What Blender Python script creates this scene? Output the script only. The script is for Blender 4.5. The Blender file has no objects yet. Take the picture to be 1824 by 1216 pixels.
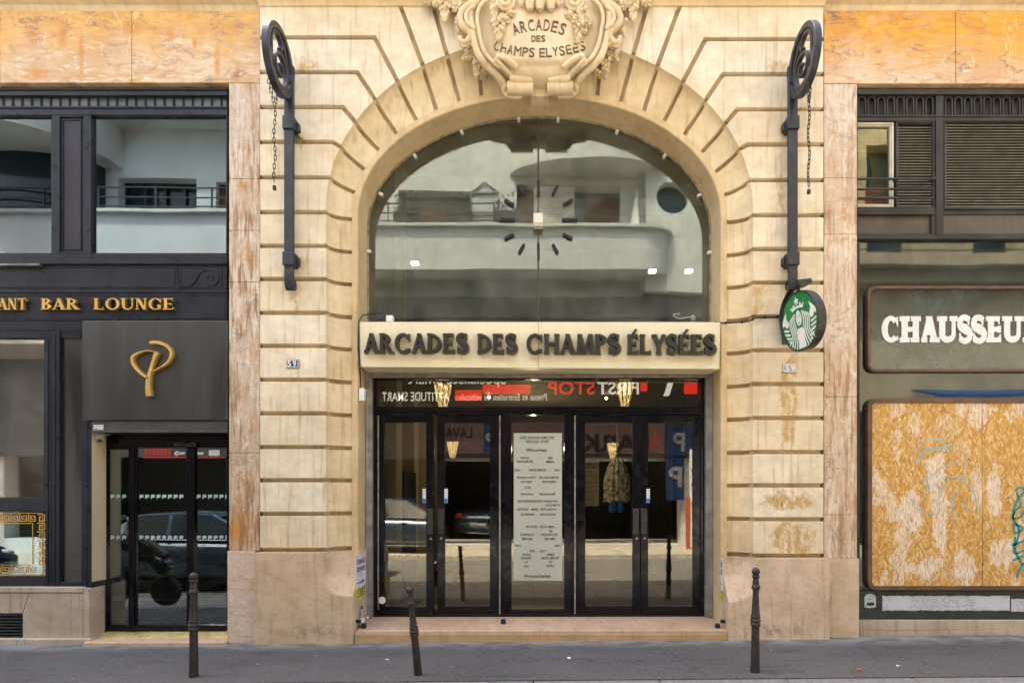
import bpy, bmesh, math, random
from mathutils import Vector, Matrix
from mathutils.geometry import delaunay_2d_cdt
R = math.radians
PI = math.pi
rnd = random.Random(7)
SC = bpy.context.scene
COL = SC.collection

# ---------------------------------------------------------------- camera, light, exposure
D, F, CX, CY, EYE = 6.8, 1054.0, 950.0, 865.0, 1.79     # eye to facade (m), focal length and principal point of a 1824 px wide frame, eye height
cam_d = bpy.data.cameras.new('camera')
cam_d.sensor_width = 36
cam_d.lens = 36 * F / 1824
cam_d.shift_x = -(CX - 912) / 1824
cam_d.shift_y = (CY - 608) / 1824
cam_d.clip_start, cam_d.clip_end = 0.05, 600
cam = bpy.data.objects.new('camera', cam_d)
COL.objects.link(cam)
cam.location = (0, -D, EYE)
cam.rotation_euler = (R(90), 0, 0)
SC.camera = cam

SUN_EL, SUN_AZ = 60, -42        # high, behind the arcade building and a little to the left
world = bpy.data.worlds.new('World')
SC.world = world
world.use_nodes = True
wn = world.node_tree
sky = wn.nodes.new('ShaderNodeTexSky')
sky.sky_type = 'NISHITA'
sky.sun_disc = False
sky.sun_elevation = R(SUN_EL)
sky.sun_rotation = R(SUN_AZ % 360)
sky.air_density, sky.dust_density, sky.ozone_density = 1.0, 6.0, 0.6
bg = wn.nodes['Background']
wn.links.new(sky.outputs[0], bg.inputs[0])
bg.inputs[1].default_value = 0.15
sun_d = bpy.data.lights.new('sun', 'SUN')
sun_d.energy = 2.5
sun_d.angle = R(0.53)
sun_d.color = (1.0, 0.93, 0.82)
sun = bpy.data.objects.new('sun', sun_d)
COL.objects.link(sun)
sd = Vector((math.sin(R(SUN_AZ)) * math.cos(R(SUN_EL)), math.cos(R(SUN_AZ)) * math.cos(R(SUN_EL)), math.sin(R(SUN_EL))))
sun.rotation_euler = sd.to_track_quat('Z', 'Y').to_euler()
SC.view_settings.view_transform = 'Standard'
SC.view_settings.look = 'None'
SC.view_settings.gamma = 1
SC.view_settings.exposure = 2.64
SC.cycles.max_bounces = 10
SC.cycles.transparent_max_bounces = 16
SC.cycles.caustics_reflective = False

# ---------------------------------------------------------------- helpers
def X(px, y=0.0): return (px - CX) * (D + y) / F        # a photo column / row at depth y, in metres
def Z(py, y=0.0): return EYE + (CY - py) * (D + y) / F
def ground_z(x): return 0.0084 * x + 0.017               # the street climbs gently to the right

def inpoly(p, poly):
    x, y = p
    c = False
    j = len(poly) - 1
    for i in range(len(poly)):
        xi, yi = poly[i]; xj, yj = poly[j]
        if (yi > y) != (yj > y) and x < (xj - xi) * (y - yi) / (yj - yi) + xi:
            c = not c
        j = i
    return c

def fill(polys, holes=()):
    """union of 2-D polygons minus holes -> verts, triangles"""
    co, fa = [], []
    for p in list(polys) + list(holes):
        fa.append(list(range(len(co), len(co) + len(p))))
        co += [Vector((float(a), float(b))) for a, b in p]
    r = delaunay_2d_cdt(co, [], fa, 0, 1e-6)
    vs = [(v.x, v.y) for v in r[0]]
    bb = [(min(a for a, _ in p), max(a for a, _ in p), min(b for _, b in p), max(b for _, b in p)) for p in polys]
    tri = []
    for f in r[2]:
        cx = sum(vs[i][0] for i in f) / len(f); cy = sum(vs[i][1] for i in f) / len(f)
        if any(b[0] <= cx <= b[1] and b[2] <= cy <= b[3] and inpoly((cx, cy), p) for p, b in zip(polys, bb)) and not any(inpoly((cx, cy), h) for h in holes):
            tri.append(list(f))
    return vs, tri

class MB:
    def __init__(self):
        self.v, self.f = [], []
    def add(self, vs, fs):
        o = len(self.v)
        self.v += [tuple(p) for p in vs]
        self.f += [[i + o for i in f] for f in fs]
        return self
    def box(self, x0, x1, y0, y1, z0, z1):
        vs = [(x, y, z) for x in (x0, x1) for y in (y0, y1) for z in (z0, z1)]
        return self.add(vs, [(0, 1, 3, 2), (4, 6, 7, 5), (0, 4, 5, 1), (2, 3, 7, 6), (0, 2, 6, 4), (1, 5, 7, 3)])
    def pbox(self, a, b, c, d, y0, y1):
        """box whose front face (at y0) covers photo columns a-b, rows c-d"""
        return self.box(X(a, y0), X(b, y0), y0, y1, Z(d, y0), Z(c, y0))
    def prism(self, poly, y0, y1):
        n = len(poly)
        return self.add([(a, y0, b) for a, b in poly] + [(a, y1, b) for a, b in poly],
                        [list(range(n)), list(range(2 * n - 1, n - 1, -1))] + [(i, (i + 1) % n, n + (i + 1) % n, n + i) for i in range(n)])
    def plate(self, polys, y0, y1, holes=(), fn=None):
        """union of polygons, extruded from y0 (front) to y1"""
        vs, tr = fill(polys, holes)
        fn = fn or (lambda u, v, y: (u, y, v))
        n = len(vs)
        cnt = {}
        for t in tr:
            for i in range(len(t)):
                e = (t[i], t[(i + 1) % len(t)])
                cnt[e] = 1
        side = [(a, b) for (a, b) in cnt if (b, a) not in cnt]
        used = sorted({i for t in tr for i in t})
        m = {k: i for i, k in enumerate(used)}
        k = len(used)
        V = [fn(vs[i][0], vs[i][1], y0) for i in used] + [fn(vs[i][0], vs[i][1], y1) for i in used]
        Fc = [[m[i] for i in t] for t in tr] + [[m[i] + k for i in reversed(t)] for t in tr]
        Fc += [(m[a], m[a] + k, m[b] + k, m[b]) for a, b in side]
        return self.add(V, Fc)
    def tube(self, pts, r, n=8, closed=False, flat=None, cap=True):
        """round tube along pts; r a number or one per point"""
        P = [Vector(p) for p in pts]
        m = len(P)
        rr = r if isinstance(r, (list, tuple)) else [r] * m
        V, up = [], None
        for i, p in enumerate(P):
            a = P[(i - 1) % m] if (closed or i > 0) else P[i]
            b = P[(i + 1) % m] if (closed or i < m - 1) else P[i]
            t = (b - a)
            t = t.normalized() if t.length > 1e-9 else Vector((0, 0, 1))
            if up is None:
                up = Vector((0, 1, 0)) if abs(t.y) < 0.9 else Vector((1, 0, 0))
            s = t.cross(up)
            s = s.normalized() if s.length > 1e-6 else t.orthogonal().normalized()
            up = s.cross(t).normalized()
            k1, k2 = flat if flat else (1, 1)
            for j in range(n):
                q = 2 * PI * j / n
                V.append(p + s * (math.cos(q) * rr[i] * k1) + up * (math.sin(q) * rr[i] * k2))
        Fc = []
        for i in range(m if closed else m - 1):
            for j in range(n):
                a, b = i * n + j, i * n + (j + 1) % n
                c, d = ((i + 1) % m) * n + (j + 1) % n, ((i + 1) % m) * n + j
                Fc.append((a, b, c, d))
        if not closed and cap:
            Fc += [list(range(n))[::-1], list(range((m - 1) * n, m * n))]
        return self.add(V, Fc)
    def grid(self, rows):
        """quad sheet from rows of points"""
        w = len(rows[0])
        return self.add([p for r in rows for p in r], [(i * w + j, i * w + j + 1, (i + 1) * w + j + 1, (i + 1) * w + j) for i in range(len(rows) - 1) for j in range(w - 1)])
    def slab(self, rows, off):
        """closed slab: sheet plus its copy moved by off(i, j) with the rim joined"""
        h, w = len(rows), len(rows[0])
        back = [[tuple(Vector(rows[i][j]) + Vector(off(i, j))) for j in range(w)] for i in range(h)]
        o = len(self.v)
        n = h * w
        V = [p for r in rows for p in r] + [p for r in back for p in r]
        Fc = [(i * w + j, i * w + j + 1, (i + 1) * w + j + 1, (i + 1) * w + j) for i in range(h - 1) for j in range(w - 1)]
        Fc += [tuple(n + k for k in reversed(f)) for f in list(Fc)]
        rim = [(0, j) for j in range(w)] + [(i, w - 1) for i in range(1, h)] + [(h - 1, j) for j in range(w - 2, -1, -1)] + [(i, 0) for i in range(h - 2, 0, -1)]
        ids = [i * w + j for i, j in rim]
        for k in range(len(ids)):
            a, b = ids[k], ids[(k + 1) % len(ids)]
            Fc.append((a, a + n, b + n, b))
        return self.add(V, Fc)
    def ball(self, c, r, n=10, m=7, s=(1, 1, 1)):
        V = [(c[0], c[1], c[2] + r * s[2])]
        for i in range(1, m):
            t = PI * i / m
            for j in range(n):
                q = 2 * PI * j / n
                V.append((c[0] + r * s[0] * math.sin(t) * math.cos(q), c[1] + r * s[1] * math.sin(t) * math.sin(q), c[2] + r * s[2] * math.cos(t)))
        V.append((c[0], c[1], c[2] - r * s[2]))
        Fc = [(0, 1 + j, 1 + (j + 1) % n) for j in range(n)]
        for i in range(m - 2):
            for j in range(n):
                a, b = 1 + i * n + j, 1 + i * n + (j + 1) % n
                Fc.append((a, a + n, b + n, b))
        l = len(V) - 1
        Fc += [(l, l - n + (j + 1) % n, l - n + j) for j in range(n)]
        return self.add(V, Fc)
    def lathe(self, prof, c=(0, 0, 0), n=20, axis='z'):
        V, Fc = [], []
        for r, h in prof:
            for j in range(n):
                q = 2 * PI * j / n
                a, b = r * math.cos(q), r * math.sin(q)
                p = (a, b, h) if axis == 'z' else ((a, h, b) if axis == 'y' else (h, a, b))
                V.append((c[0] + p[0], c[1] + p[1], c[2] + p[2]))
        for i in range(len(prof) - 1):
            for j in range(n):
                a, b = i * n + j, i * n + (j + 1) % n
                Fc.append((a, b, b + n, a + n))
        Fc += [list(range(n))[::-1], list(range((len(prof) - 1) * n, len(prof) * n))]
        return self.add(V, Fc)
    def text(self, s, u, v, h, y0, y1, w=None, bold=0.0, align='C', rot=0.0, fn=None, shear=0.0):
        """lettering in the built-in typeface: centre (or left) u, base line v, height h, fitted to width w"""
        cu = bpy.data.curves.new('t', 'FONT')
        cu.body = s
        cu.size = 1
        cu.offset = bold
        cu.resolution_u = 3
        cu.shear = shear
        ob = bpy.data.objects.new('t', cu)
        me = bpy.data.meshes.new_from_object(ob)
        if me is None or not me.vertices:
            return self
        xs = [q.co.x for q in me.vertices]
        x0, x1 = min(xs), max(xs)
        k = h / 0.729
        kx = (w / (x1 - x0)) if w else k
        ca, sa = math.cos(rot), math.sin(rot)
        fn = fn or (lambda a, b, y: (a, y, b))
        P = []
        for q in me.vertices:
            a = (q.co.x - ((x0 + x1) / 2 if align == 'C' else (x0 if align == 'L' else x1))) * kx
            b = q.co.y * k
            P.append((u + a * ca - b * sa, v + a * sa + b * ca))
        fs = [list(p.vertices) for p in me.polygons]
        n = len(P)
        ed = {}
        for f in fs:
            for i in range(len(f)):
                ed[(f[i], f[(i + 1) % len(f)])] = 1
        V = [fn(a, b, y0) for a, b in P]
        Fc = [f for f in fs]
        if y1 is not None and abs(y1 - y0) > 1e-6:
            V += [fn(a, b, y1) for a, b in P]
            Fc += [(a, a + n, b + n, b) for (a, b) in ed if (b, a) not in ed]
        self.add(V, Fc)
        bpy.data.objects.remove(ob)
        bpy.data.curves.remove(cu)
        bpy.data.meshes.remove(me)
        return self

def obj(name, mb, m, parent=None, bevel=0.0, seg=2, ang=35):
    me = bpy.data.meshes.new(name)
    me.from_pydata(mb.v, [], mb.f)
    bm = bmesh.new()
    bm.from_mesh(me)
    bmesh.ops.remove_doubles(bm, verts=bm.verts, dist=1e-6)
    bmesh.ops.recalc_face_normals(bm, faces=bm.faces)
    bm.to_mesh(me)
    bm.free()
    me.shade_smooth()
    me.set_sharp_from_angle(angle=R(ang))
    o = bpy.data.objects.new(name, me)
    COL.objects.link(o)
    if m is not None:
        me.materials.append(m)
    if parent is not None:
        o.parent = parent
        p, T = parent, Matrix.Identity(4)
        chain = []
        while p is not None:
            chain.append(p); p = p.parent
        for q in reversed(chain):
            T = T @ q.matrix_parent_inverse @ q.matrix_basis
        o.matrix_parent_inverse = T.inverted()
    if bevel:
        b = o.modifiers.new('bevel', 'BEVEL')
        b.width, b.segments, b.limit_method, b.angle_limit = bevel, seg, 'ANGLE', R(40)
        b.harden_normals = False
    return o

def tag(o, label=None, cat=None, group=None, kind=None):
    for k, v in (('label', label), ('category', cat), ('group', group), ('kind', kind)):
        if v: o[k] = v
    return o

def thing(name, loc, label, cat, group=None):
    o = bpy.data.objects.new(name, None)
    o.empty_display_size = 0.2
    COL.objects.link(o)
    o.location = loc
    return tag(o, label, cat, group)

def copy_tree(o, parent=None):
    c = o.copy()
    COL.objects.link(c)
    if parent is not None:
        c.parent = parent
        c.matrix_parent_inverse = o.matrix_parent_inverse.copy()
    for ch in [k for k in SC.objects if k.parent == o]:
        copy_tree(ch, c)
    return c

# ---------------------------------------------------------------- materials
class NT:
    def __init__(self, name):
        self.m = bpy.data.materials.new(name)
        self.m.use_nodes = True
        self.t = self.m.node_tree
        self.b = self.t.nodes['Principled BSDF']
        tc = self.t.nodes.new('ShaderNodeTexCoord')
        self.P = tc.outputs['Object']
    def n(self, typ, **k):
        o = self.t.nodes.new(typ)
        for a, v in k.items(): setattr(o, a, v)
        return o
    def link(self, a, b): self.t.links.new(a, b)
    def setin(self, sock, v):
        if hasattr(v, 'is_output'): self.link(v, sock)
        else: sock.default_value = v
    def map(self, scale=(1, 1, 1), rot=(0, 0, 0), loc=(0, 0, 0), src=None):
        o = self.n('ShaderNodeMapping')
        self.link(src or self.P, o.inputs[0])
        o.inputs['Scale'].default_value = scale
        o.inputs['Rotation'].default_value = rot
        o.inputs['Location'].default_value = loc
        return o.outputs[0]
    def noise(self, scale, vec=None, detail=4, rough=.55, dist=0, out=0):
        o = self.n('ShaderNodeTexNoise')
        self.link(vec or self.P, o.inputs['Vector'])
        o.inputs['Scale'].default_value = scale
        o.inputs['Detail'].default_value = detail
        o.inputs['Roughness'].default_value = rough
        o.inputs['Distortion'].default_value = dist
        return o.outputs[out]
    def voro(self, scale, vec=None, feature='F1', out='Distance', rand=1.0):
        o = self.n('ShaderNodeTexVoronoi', feature=feature)
        self.link(vec or self.P, o.inputs['Vector'])
        o.inputs['Scale'].default_value = scale
        o.inputs['Randomness'].default_value = rand
        return o.outputs[out]
    def rng(self, v, a, b, c=0.0, d=1.0, smooth=True):
        o = self.n('ShaderNodeMapRange', interpolation_type='SMOOTHSTEP' if smooth else 'LINEAR')
        self.setin(o.inputs[0], v)
        for i, q in enumerate((a, b, c, d)): o.inputs[i + 1].default_value = q
        return o.outputs[0]
    def math(self, op, a, b=0.0, clamp=False):
        o = self.n('ShaderNodeMath', operation=op, use_clamp=clamp)
        self.setin(o.inputs[0], a); self.setin(o.inputs[1], b)
        return o.outputs[0]
    def mix(self, f, a, b, mode='MIX'):
        o = self.n('ShaderNodeMix', data_type='RGBA', blend_type=mode)
        self.setin(o.inputs[0], f)
        for s, v in ((o.inputs[6], a), (o.inputs[7], b)):
            if hasattr(v, 'is_output'): self.link(v, s)
            else: s.default_value = (*v[:3], 1)
        return o.outputs[2]
    def ramp(self, v, stops):
        o = self.n('ShaderNodeValToRGB')
        self.link(v, o.inputs[0])
        e = o.color_ramp.elements
        while len(e) < len(stops): e.new(0.5)
        for k, (p, c) in zip(e, stops):
            k.position = p; k.color = (*c[:3], 1)
        return o.outputs[0]
    def sep(self):
        o = self.n('ShaderNodeSeparateXYZ')
        self.link(self.P, o.inputs[0])
        return o.outputs
    def spot(self, x, z, rx, rz, hard=0.0):
        """1 inside an ellipse of the facade plane, falling to 0 at its rim"""
        a = self.n('ShaderNodeVectorMath', operation='SUBTRACT')
        self.link(self.P, a.inputs[0]); a.inputs[1].default_value = (x, 0, z)
        b = self.n('ShaderNodeVectorMath', operation='MULTIPLY')
        self.link(a.outputs[0], b.inputs[0]); b.inputs[1].default_value = (1 / rx, 0, 1 / rz)
        c = self.n('ShaderNodeVectorMath', operation='LENGTH')
        self.link(b.outputs[0], c.inputs[0])
        return self.rng(c.outputs['Value'], 1.0, hard, 0.0, 1.0)
    def bump(self, h, strength=.3, dist=.01):
        o = self.n('ShaderNodeBump')
        o.inputs['Strength'].default_value = strength
        o.inputs['Distance'].default_value = dist
        self.link(h, o.inputs['Height'])
        self.link(o.outputs[0], self.b.inputs['Normal'])
        return o
    def done(self, col, rough=.6, metal=0.0, spec=.5, coat=0.0):
        s = self.b.inputs['Base Color']
        if hasattr(col, 'is_output'): self.link(col, s)
        else: s.default_value = (*col[:3], 1)
        self.setin(self.b.inputs['Roughness'], rough)
        self.b.inputs['Metallic'].default_value = metal
        self.b.inputs['Specular IOR Level'].default_value = spec
        self.b.inputs['Coat Weight'].default_value = coat
        return self.m

def simple(name, col, rough=.5, metal=0.0, var=.18, scale=6.0, bump=.0, spec=.5, streak=0.0, coat=0.0):
    t = NT(name)
    nz = t.noise(scale, detail=5)
    k = t.rng(nz, .3, .72, 1 - var, 1 + var)
    c = t.mix(1.0, col, t.n('ShaderNodeCombineColor').outputs[0], 'MULTIPLY')
    cc = c.node.inputs[7].links[0].from_node
    for i in range(3): t.link(k, cc.inputs[i])
    if streak:
        s = t.noise(5, t.map((5, 5, .5)), detail=4)
        c = t.mix(t.rng(s, .45, .75, 0, streak), c, tuple(q * .55 for q in col))
    rg = t.rng(t.noise(scale * 2.3, detail=3), .3, .7, max(.02, rough - .08), min(1, rough + .1))
    if bump: t.bump(t.noise(scale * 9, detail=6), bump, .004)
    return t.done(c, rg, metal, spec, coat)

def stone_mat(name, c1, c2, stains=(), dirt=.5, stain_col=(.42, .22, .06), blk=.5, mott=.75):
    t = NT(name)
    big = t.noise(.9, detail=5, rough=.6)
    col = t.mix(t.rng(big, .33, .68), c1, c2)
    isl = t.n('ShaderNodeNewGeometry').outputs['Random Per Island']
    col = t.mix(t.math('MULTIPLY', isl, blk), col, (c2[0] * .88, c2[1] * .82, c2[2] * .68))
    med = t.noise(7, detail=6, rough=.65)
    col = t.mix(t.rng(med, .48, .75, 0, .35), col, tuple(q * .78 for q in c2))
    st = t.noise(4, t.map((4.5, 2, .35)), detail=6, rough=.6)
    col = t.mix(t.rng(st, .5, .78, 0, dirt), col, (c2[0] * .62, c2[1] * .5, c2[2] * .36))
    grey = t.noise(2.2, t.map((1.6, 1, .6), loc=(3, 1, 7)), detail=6, rough=.65)
    col = t.mix(t.rng(grey, .55, .8, 0, dirt * .6), col, (c1[0] * .72, c1[1] * .75, c1[2] * .84))
    mot = t.noise(2.7, t.map((1, 1, 1.3), loc=(8, 3, 2)), detail=9, rough=.72)
    mg = t.n('ShaderNodeCombineColor')
    for i, (lo_, hi_) in enumerate(((.80, 1.10), (.78, 1.11), (.72, 1.14))): t.link(t.rng(mot, .30, .70, lo_, hi_), mg.inputs[i])
    col = t.mix(mott, col, t.mix(1.0, col, mg.outputs[0], 'MULTIPLY'))
    tot = None
    P0 = t.P
    if stains:      # ragged outlines for the stains
        w1 = t.n('ShaderNodeVectorMath', operation='SUBTRACT'); t.link(t.noise(5, t.map((1.4, 1, 1)), detail=7, rough=.7, out=1), w1.inputs[0]); w1.inputs[1].default_value = (.5, .5, .5)
        w2 = t.n('ShaderNodeVectorMath', operation='MULTIPLY'); t.link(w1.outputs[0], w2.inputs[0]); w2.inputs[1].default_value = (.34, 0, .40)
        w3 = t.n('ShaderNodeVectorMath', operation='ADD'); t.link(P0, w3.inputs[0]); t.link(w2.outputs[0], w3.inputs[1])
        t.P = w3.outputs[0]
    for (x, z, rx, rz, amt) in stains:
        s = t.math('MULTIPLY', t.spot(x, z, rx, rz), amt)
        tot = s if tot is None else t.math('MAXIMUM', tot, s)
    t.P = P0
    if tot is not None:
        nz = t.noise(5, t.map((2.6, 1, 1.3)), detail=7, rough=.7)
        f = t.math('MULTIPLY', t.rng(tot, .05, .9), t.rng(nz, .36, .60))
        col = t.mix(t.math('MINIMUM', f, .85), col, stain_col)
        nz2 = t.noise(9, t.map((4, 1, .8), loc=(1, 2, 3)), detail=6, rough=.7)
        f2 = t.math('MULTIPLY', tot, t.rng(nz2, .56, .68, 0, .7))
        col = t.mix(f2, col, tuple(q * .35 for q in stain_col))
    pit = t.noise(55, detail=2)
    pm = t.math('MULTIPLY', t.rng(pit, .70, .76, 0, .75), t.rng(t.noise(3), .45, .6))
    col = t.mix(pm, col, (.09, .065, .04))
    h = t.math('ADD', t.math('MULTIPLY', t.noise(60, detail=6), .35), t.math('MULTIPLY', t.noise(9, detail=4), .8))
    t.bump(h, .35, .006)
    return t.done(col, t.rng(med, .3, .7, .7, .92), 0, .3)

def marble_mat(name, base, pale, stain, top_z, fall, amount=1.0, flow=1.0, grime=.0, vein=.7, seed=0, lo=.15, hi=1.5, blots=(), vert=False):
    t = NT(name)
    off = (seed * 3.1, seed * 1.7, seed * 2.3)
    w = t.map((1, 1, 1), loc=off)
    big = t.noise(1.1, w, detail=6, rough=.6, dist=.8)
    col = t.mix(t.rng(big, .35, .65), base, pale)
    stre = t.noise(2.6, t.map((2.8, 1, .9) if vert else (.8, 1, 3.2), loc=off), detail=7, rough=.68, dist=1.4)
    col = t.mix(t.rng(stre, .44, .66, 0, .85), col, tuple(a * b for a, b in zip(base, (.92, .70, .46))))
    gry = t.noise(3.4, t.map((1.7, 1, 1.0) if vert else (1.1, 1, 2.0), loc=(off[0] + 2, 4, 4)), detail=7, rough=.7, dist=1.6)
    col = t.mix(t.rng(gry, .54, .72, 0, .6), col, tuple(a * b for a, b in zip(base, (.62, .60, .60))))
    whi = t.noise(6, t.map((2.6, 1, 1.0) if vert else (.9, 1, 3.0), loc=(off[0] + 5, 2, 1)), detail=6, rough=.7, dist=1.0)
    col = t.mix(t.rng(whi, .53, .68, 0, .8), col, (.80, .71, .58))
    x, y, z = t.sep()
    # iron stain running down from the cornice, in tongues
    tong = t.noise(1.7, t.map((1.3, 1, .25), loc=off), detail=5, rough=.6, dist=.4)
    reach = t.math('MULTIPLY', t.rng(tong, .3, .72, lo, hi), fall)
    dz = t.math('SUBTRACT', top_z, z)
    m = t.math('SUBTRACT', 1.0, t.math('DIVIDE', dz, reach))
    m = t.math('MULTIPLY', t.rng(m, -.5, .75), amount)
    m = t.math('MULTIPLY', m, t.rng(t.noise(3.5, t.map((1, 1, 2.2), loc=off), detail=6, rough=.65), .22, .55, .45, 1))
    col = t.mix(m, col, t.mix(t.rng(stre, .42, .62), stain, tuple(q * f for q, f in zip(stain, (1.2, 1.4, 1.9)))))
    for (bx, bz, brx, brz) in blots:
        bs = t.math('MULTIPLY', t.spot(bx, bz, brx, brz, .0), t.rng(t.noise(4, t.map((1, 1, .8), loc=off), detail=7, rough=.7, dist=.6), .34, .52))
        col = t.mix(t.math('MULTIPLY', bs, .95), col, (.55, .235, .03))
    if grime:
        g = t.noise(7, t.map((4, 1, .35), loc=off), detail=7, rough=.7)
        g2 = t.noise(1.3, w, detail=3)
        gm = t.math('MULTIPLY', t.rng(g, .47, .58), t.rng(g2, .36, .56, .2, 1))
        col = t.mix(t.math('MULTIPLY', gm, grime), col, (.29, .16, .07))
    vn = t.noise(1.5, t.map((.7, 1, 1.9), rot=(0, .12, 0), loc=off), detail=8, rough=.62, dist=2.2)
    ridge = t.math('ABSOLUTE', t.math('SUBTRACT', vn, .5))
    vm = t.math('MULTIPLY', t.rng(ridge, .0, .017, 1, 0), t.rng(t.noise(2.4, w, detail=3), .44, .58))
    col = t.mix(t.math('MULTIPLY', vm, vein), col, (.10, .085, .10))
    vn2 = t.noise(.9, t.map((1.6, 1, .5), loc=(off[0] + 9, 1, 4)), detail=6, dist=1.6)
    r2 = t.math('ABSOLUTE', t.math('SUBTRACT', vn2, .5))
    vm2 = t.math('MULTIPLY', t.rng(r2, .0, .005, 1, 0), t.rng(t.noise(1.9, w), .5, .6, 0, .8))
    col = t.mix(vm2, col, (.85, .62, .36))
    t.bump(t.math('ADD', t.noise(30, detail=5), t.math('MULTIPLY', ridge, 3)), .12, .004)
    return t.done(col, t.rng(stre, .3, .7, .32, .6), 0, .4)

def glass_mat(name, refl, tint=(.9, .93, .92), rough=0.0, wave=.02, wscale=1.2, rcol=(1, 1, 1), dirt=0.0, dcol=(.33, .34, .29)):
    m = bpy.data.materials.new(name)
    m.use_nodes = True
    t = m.node_tree
    for n in list(t.nodes):
        if n.type == 'BSDF_PRINCIPLED': t.nodes.remove(n)
    out = [n for n in t.nodes if n.type == 'OUTPUT_MATERIAL'][0]
    tr = t.nodes.new('ShaderNodeBsdfTransparent'); tr.inputs[0].default_value = (*tint, 1)
    gl = t.nodes.new('ShaderNodeBsdfGlossy'); gl.inputs[0].default_value = (*rcol, 1); gl.inputs['Roughness'].default_value = rough
    fr = t.nodes.new('ShaderNodeFresnel'); fr.inputs[0].default_value = 1.5
    ad = t.nodes.new('ShaderNodeMath'); ad.operation = 'ADD'; ad.use_clamp = True; ad.inputs[1].default_value = refl
    t.links.new(fr.outputs[0], ad.inputs[0])
    mx = t.nodes.new('ShaderNodeMixShader')
    t.links.new(ad.outputs[0], mx.inputs[0]); t.links.new(tr.outputs[0], mx.inputs[1]); t.links.new(gl.outputs[0], mx.inputs[2])
    tc = t.nodes.new('ShaderNodeTexCoord')
    nz = t.nodes.new('ShaderNodeTexNoise'); nz.inputs['Scale'].default_value = wscale; nz.inputs['Detail'].default_value = 1
    t.links.new(tc.outputs['Object'], nz.inputs['Vector'])
    bp = t.nodes.new('ShaderNodeBump'); bp.inputs['Strength'].default_value = 1; bp.inputs['Distance'].default_value = wave
    t.links.new(nz.outputs[0], bp.inputs['Height']); t.links.new(bp.outputs[0], gl.inputs['Normal'])
    last = mx
    if dirt:  # mottled diffuse layer: dust on shop glass, painted haze on the arch
        df = t.nodes.new('ShaderNodeBsdfDiffuse'); df.inputs[0].default_value = (*dcol, 1)
        n2 = t.nodes.new('ShaderNodeTexNoise'); n2.inputs['Scale'].default_value = 2.2; n2.inputs['Detail'].default_value = 7; n2.inputs['Roughness'].default_value = .7
        t.links.new(tc.outputs['Object'], n2.inputs['Vector'])
        mr = t.nodes.new('ShaderNodeMapRange'); mr.inputs[1].default_value = .40; mr.inputs[2].default_value = .66; mr.inputs[3].default_value = dirt * .15; mr.inputs[4].default_value = dirt
        t.links.new(n2.outputs[0], mr.inputs[0])
        m2 = t.nodes.new('ShaderNodeMixShader')
        t.links.new(mr.outputs[0], m2.inputs[0]); t.links.new(mx.outputs[0], m2.inputs[1]); t.links.new(df.outputs[0], m2.inputs[2])
        last = m2
    t.links.new(last.outputs[0], out.inputs[0])
    return m

def emit_mat(name, col, s):
    t = NT(name)
    t.b.inputs['Emission Color'].default_value = (*col, 1)
    t.b.inputs['Emission Strength'].default_value = s
    return t.done(col, .5)

LB, RB = X(530), X(1402)        # where the two iron brackets stain the stone
STAINS = [(X(545), Z(118), .30, .10, .9), (X(520), Z(235), .16, .12, .9), (X(540), Z(250), .08, .22, .9), (X(540), Z(470), .10, .18, .8), (X(528), Z(540), .07, .30, .7),
          (X(1385), Z(118), .26, .12, 1.0), (X(1398), Z(230), .12, .18, 1.0), (X(1392), Z(330), .06, .9, .75), (X(1350), Z(520), .28, .18, .9), (X(1405), Z(715), .15, .8, 2.0), (X(1402), Z(665), .11, .14, 2.4), (X(1345), Z(550), .3, .3, .9), (X(520), Z(880), .3, .5, .35), (X(620), Z(740), .15, .6, .35), (X(1330), Z(700), .2, .3, .4),
          (X(1405), Z(893), .42, .15, 2.2), (X(1412), Z(958), .36, .24, 2.4), (X(1330), Z(890), .12, .10, .5)]
STONE = stone_mat('cream_limestone', (.82, .74, .57), (.73, .625, .44), STAINS, .85, blk=.5, stain_col=(.50, .31, .09))
RINGST = stone_mat('limestone_ring_shade_tint', (.79, .67, .44), (.71, .565, .34), (), .7, blk=.4)  # yellower than the face blocks: shading of the hollow put into the colour
STONE_R = stone_mat('limestone_reveal_shade_tint', (.72, .57, .34), (.66, .50, .28), (), .5)  # darker yellow again: shade of the recess painted into the stone
MORTAR = stone_mat('old_mortar_bed', (.68, .56, .37), (.58, .45, .27), (), .7)
CARVED = stone_mat('carved_limestone', (.78, .66, .44), (.72, .57, .35), (), .5, blk=.25)
PLINTH = stone_mat('plinth_limestone', (.72, .585, .44), (.63, .485, .34), [(X(560), Z(1125), .7, .13, .8), (X(1380), Z(1120), .7, .15, .8), (X(1310), Z(1000), .2, .2, .6), (X(480), Z(1030), .3, .3, .35), (X(1450), Z(1060), .25, .3, .35)], .7, (.36, .26, .17), mott=1.0)
STEPM = stone_mat('step_stone', (.60, .45, .33), (.53, .37, .25), (), .5)
SHOPBASE = stone_mat('shop_base_stone', (.54, .47, .37), (.45, .37, .27), (), .8)
MB_TOPL = marble_mat('marble_band_rust', (.55, .36, .18), (.66, .50, .31), (.58, .29, .055), Z(20), .42, 1.0, grime=.0, seed=1, lo=.4, hi=1.6, blots=[(X(a), Z(b), r1, r2) for a, b, r1, r2 in ((142, 95, .055, .42), (55, 60, .16, .22), (110, 60, .10, .25), (230, 45, .18, .14), (300, 60, .09, .14), (385, 110, .06, .3), (420, 130, .07, .15), (60, 130, .2, .1), (345, 75, .05, .1))])
MB_TOPR = marble_mat('marble_band_orange', (.56, .38, .22), (.67, .51, .35), (.57, .25, .014), Z(20), .62, 1.0, vein=.9, seed=2, lo=.75, hi=1.25)
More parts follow.
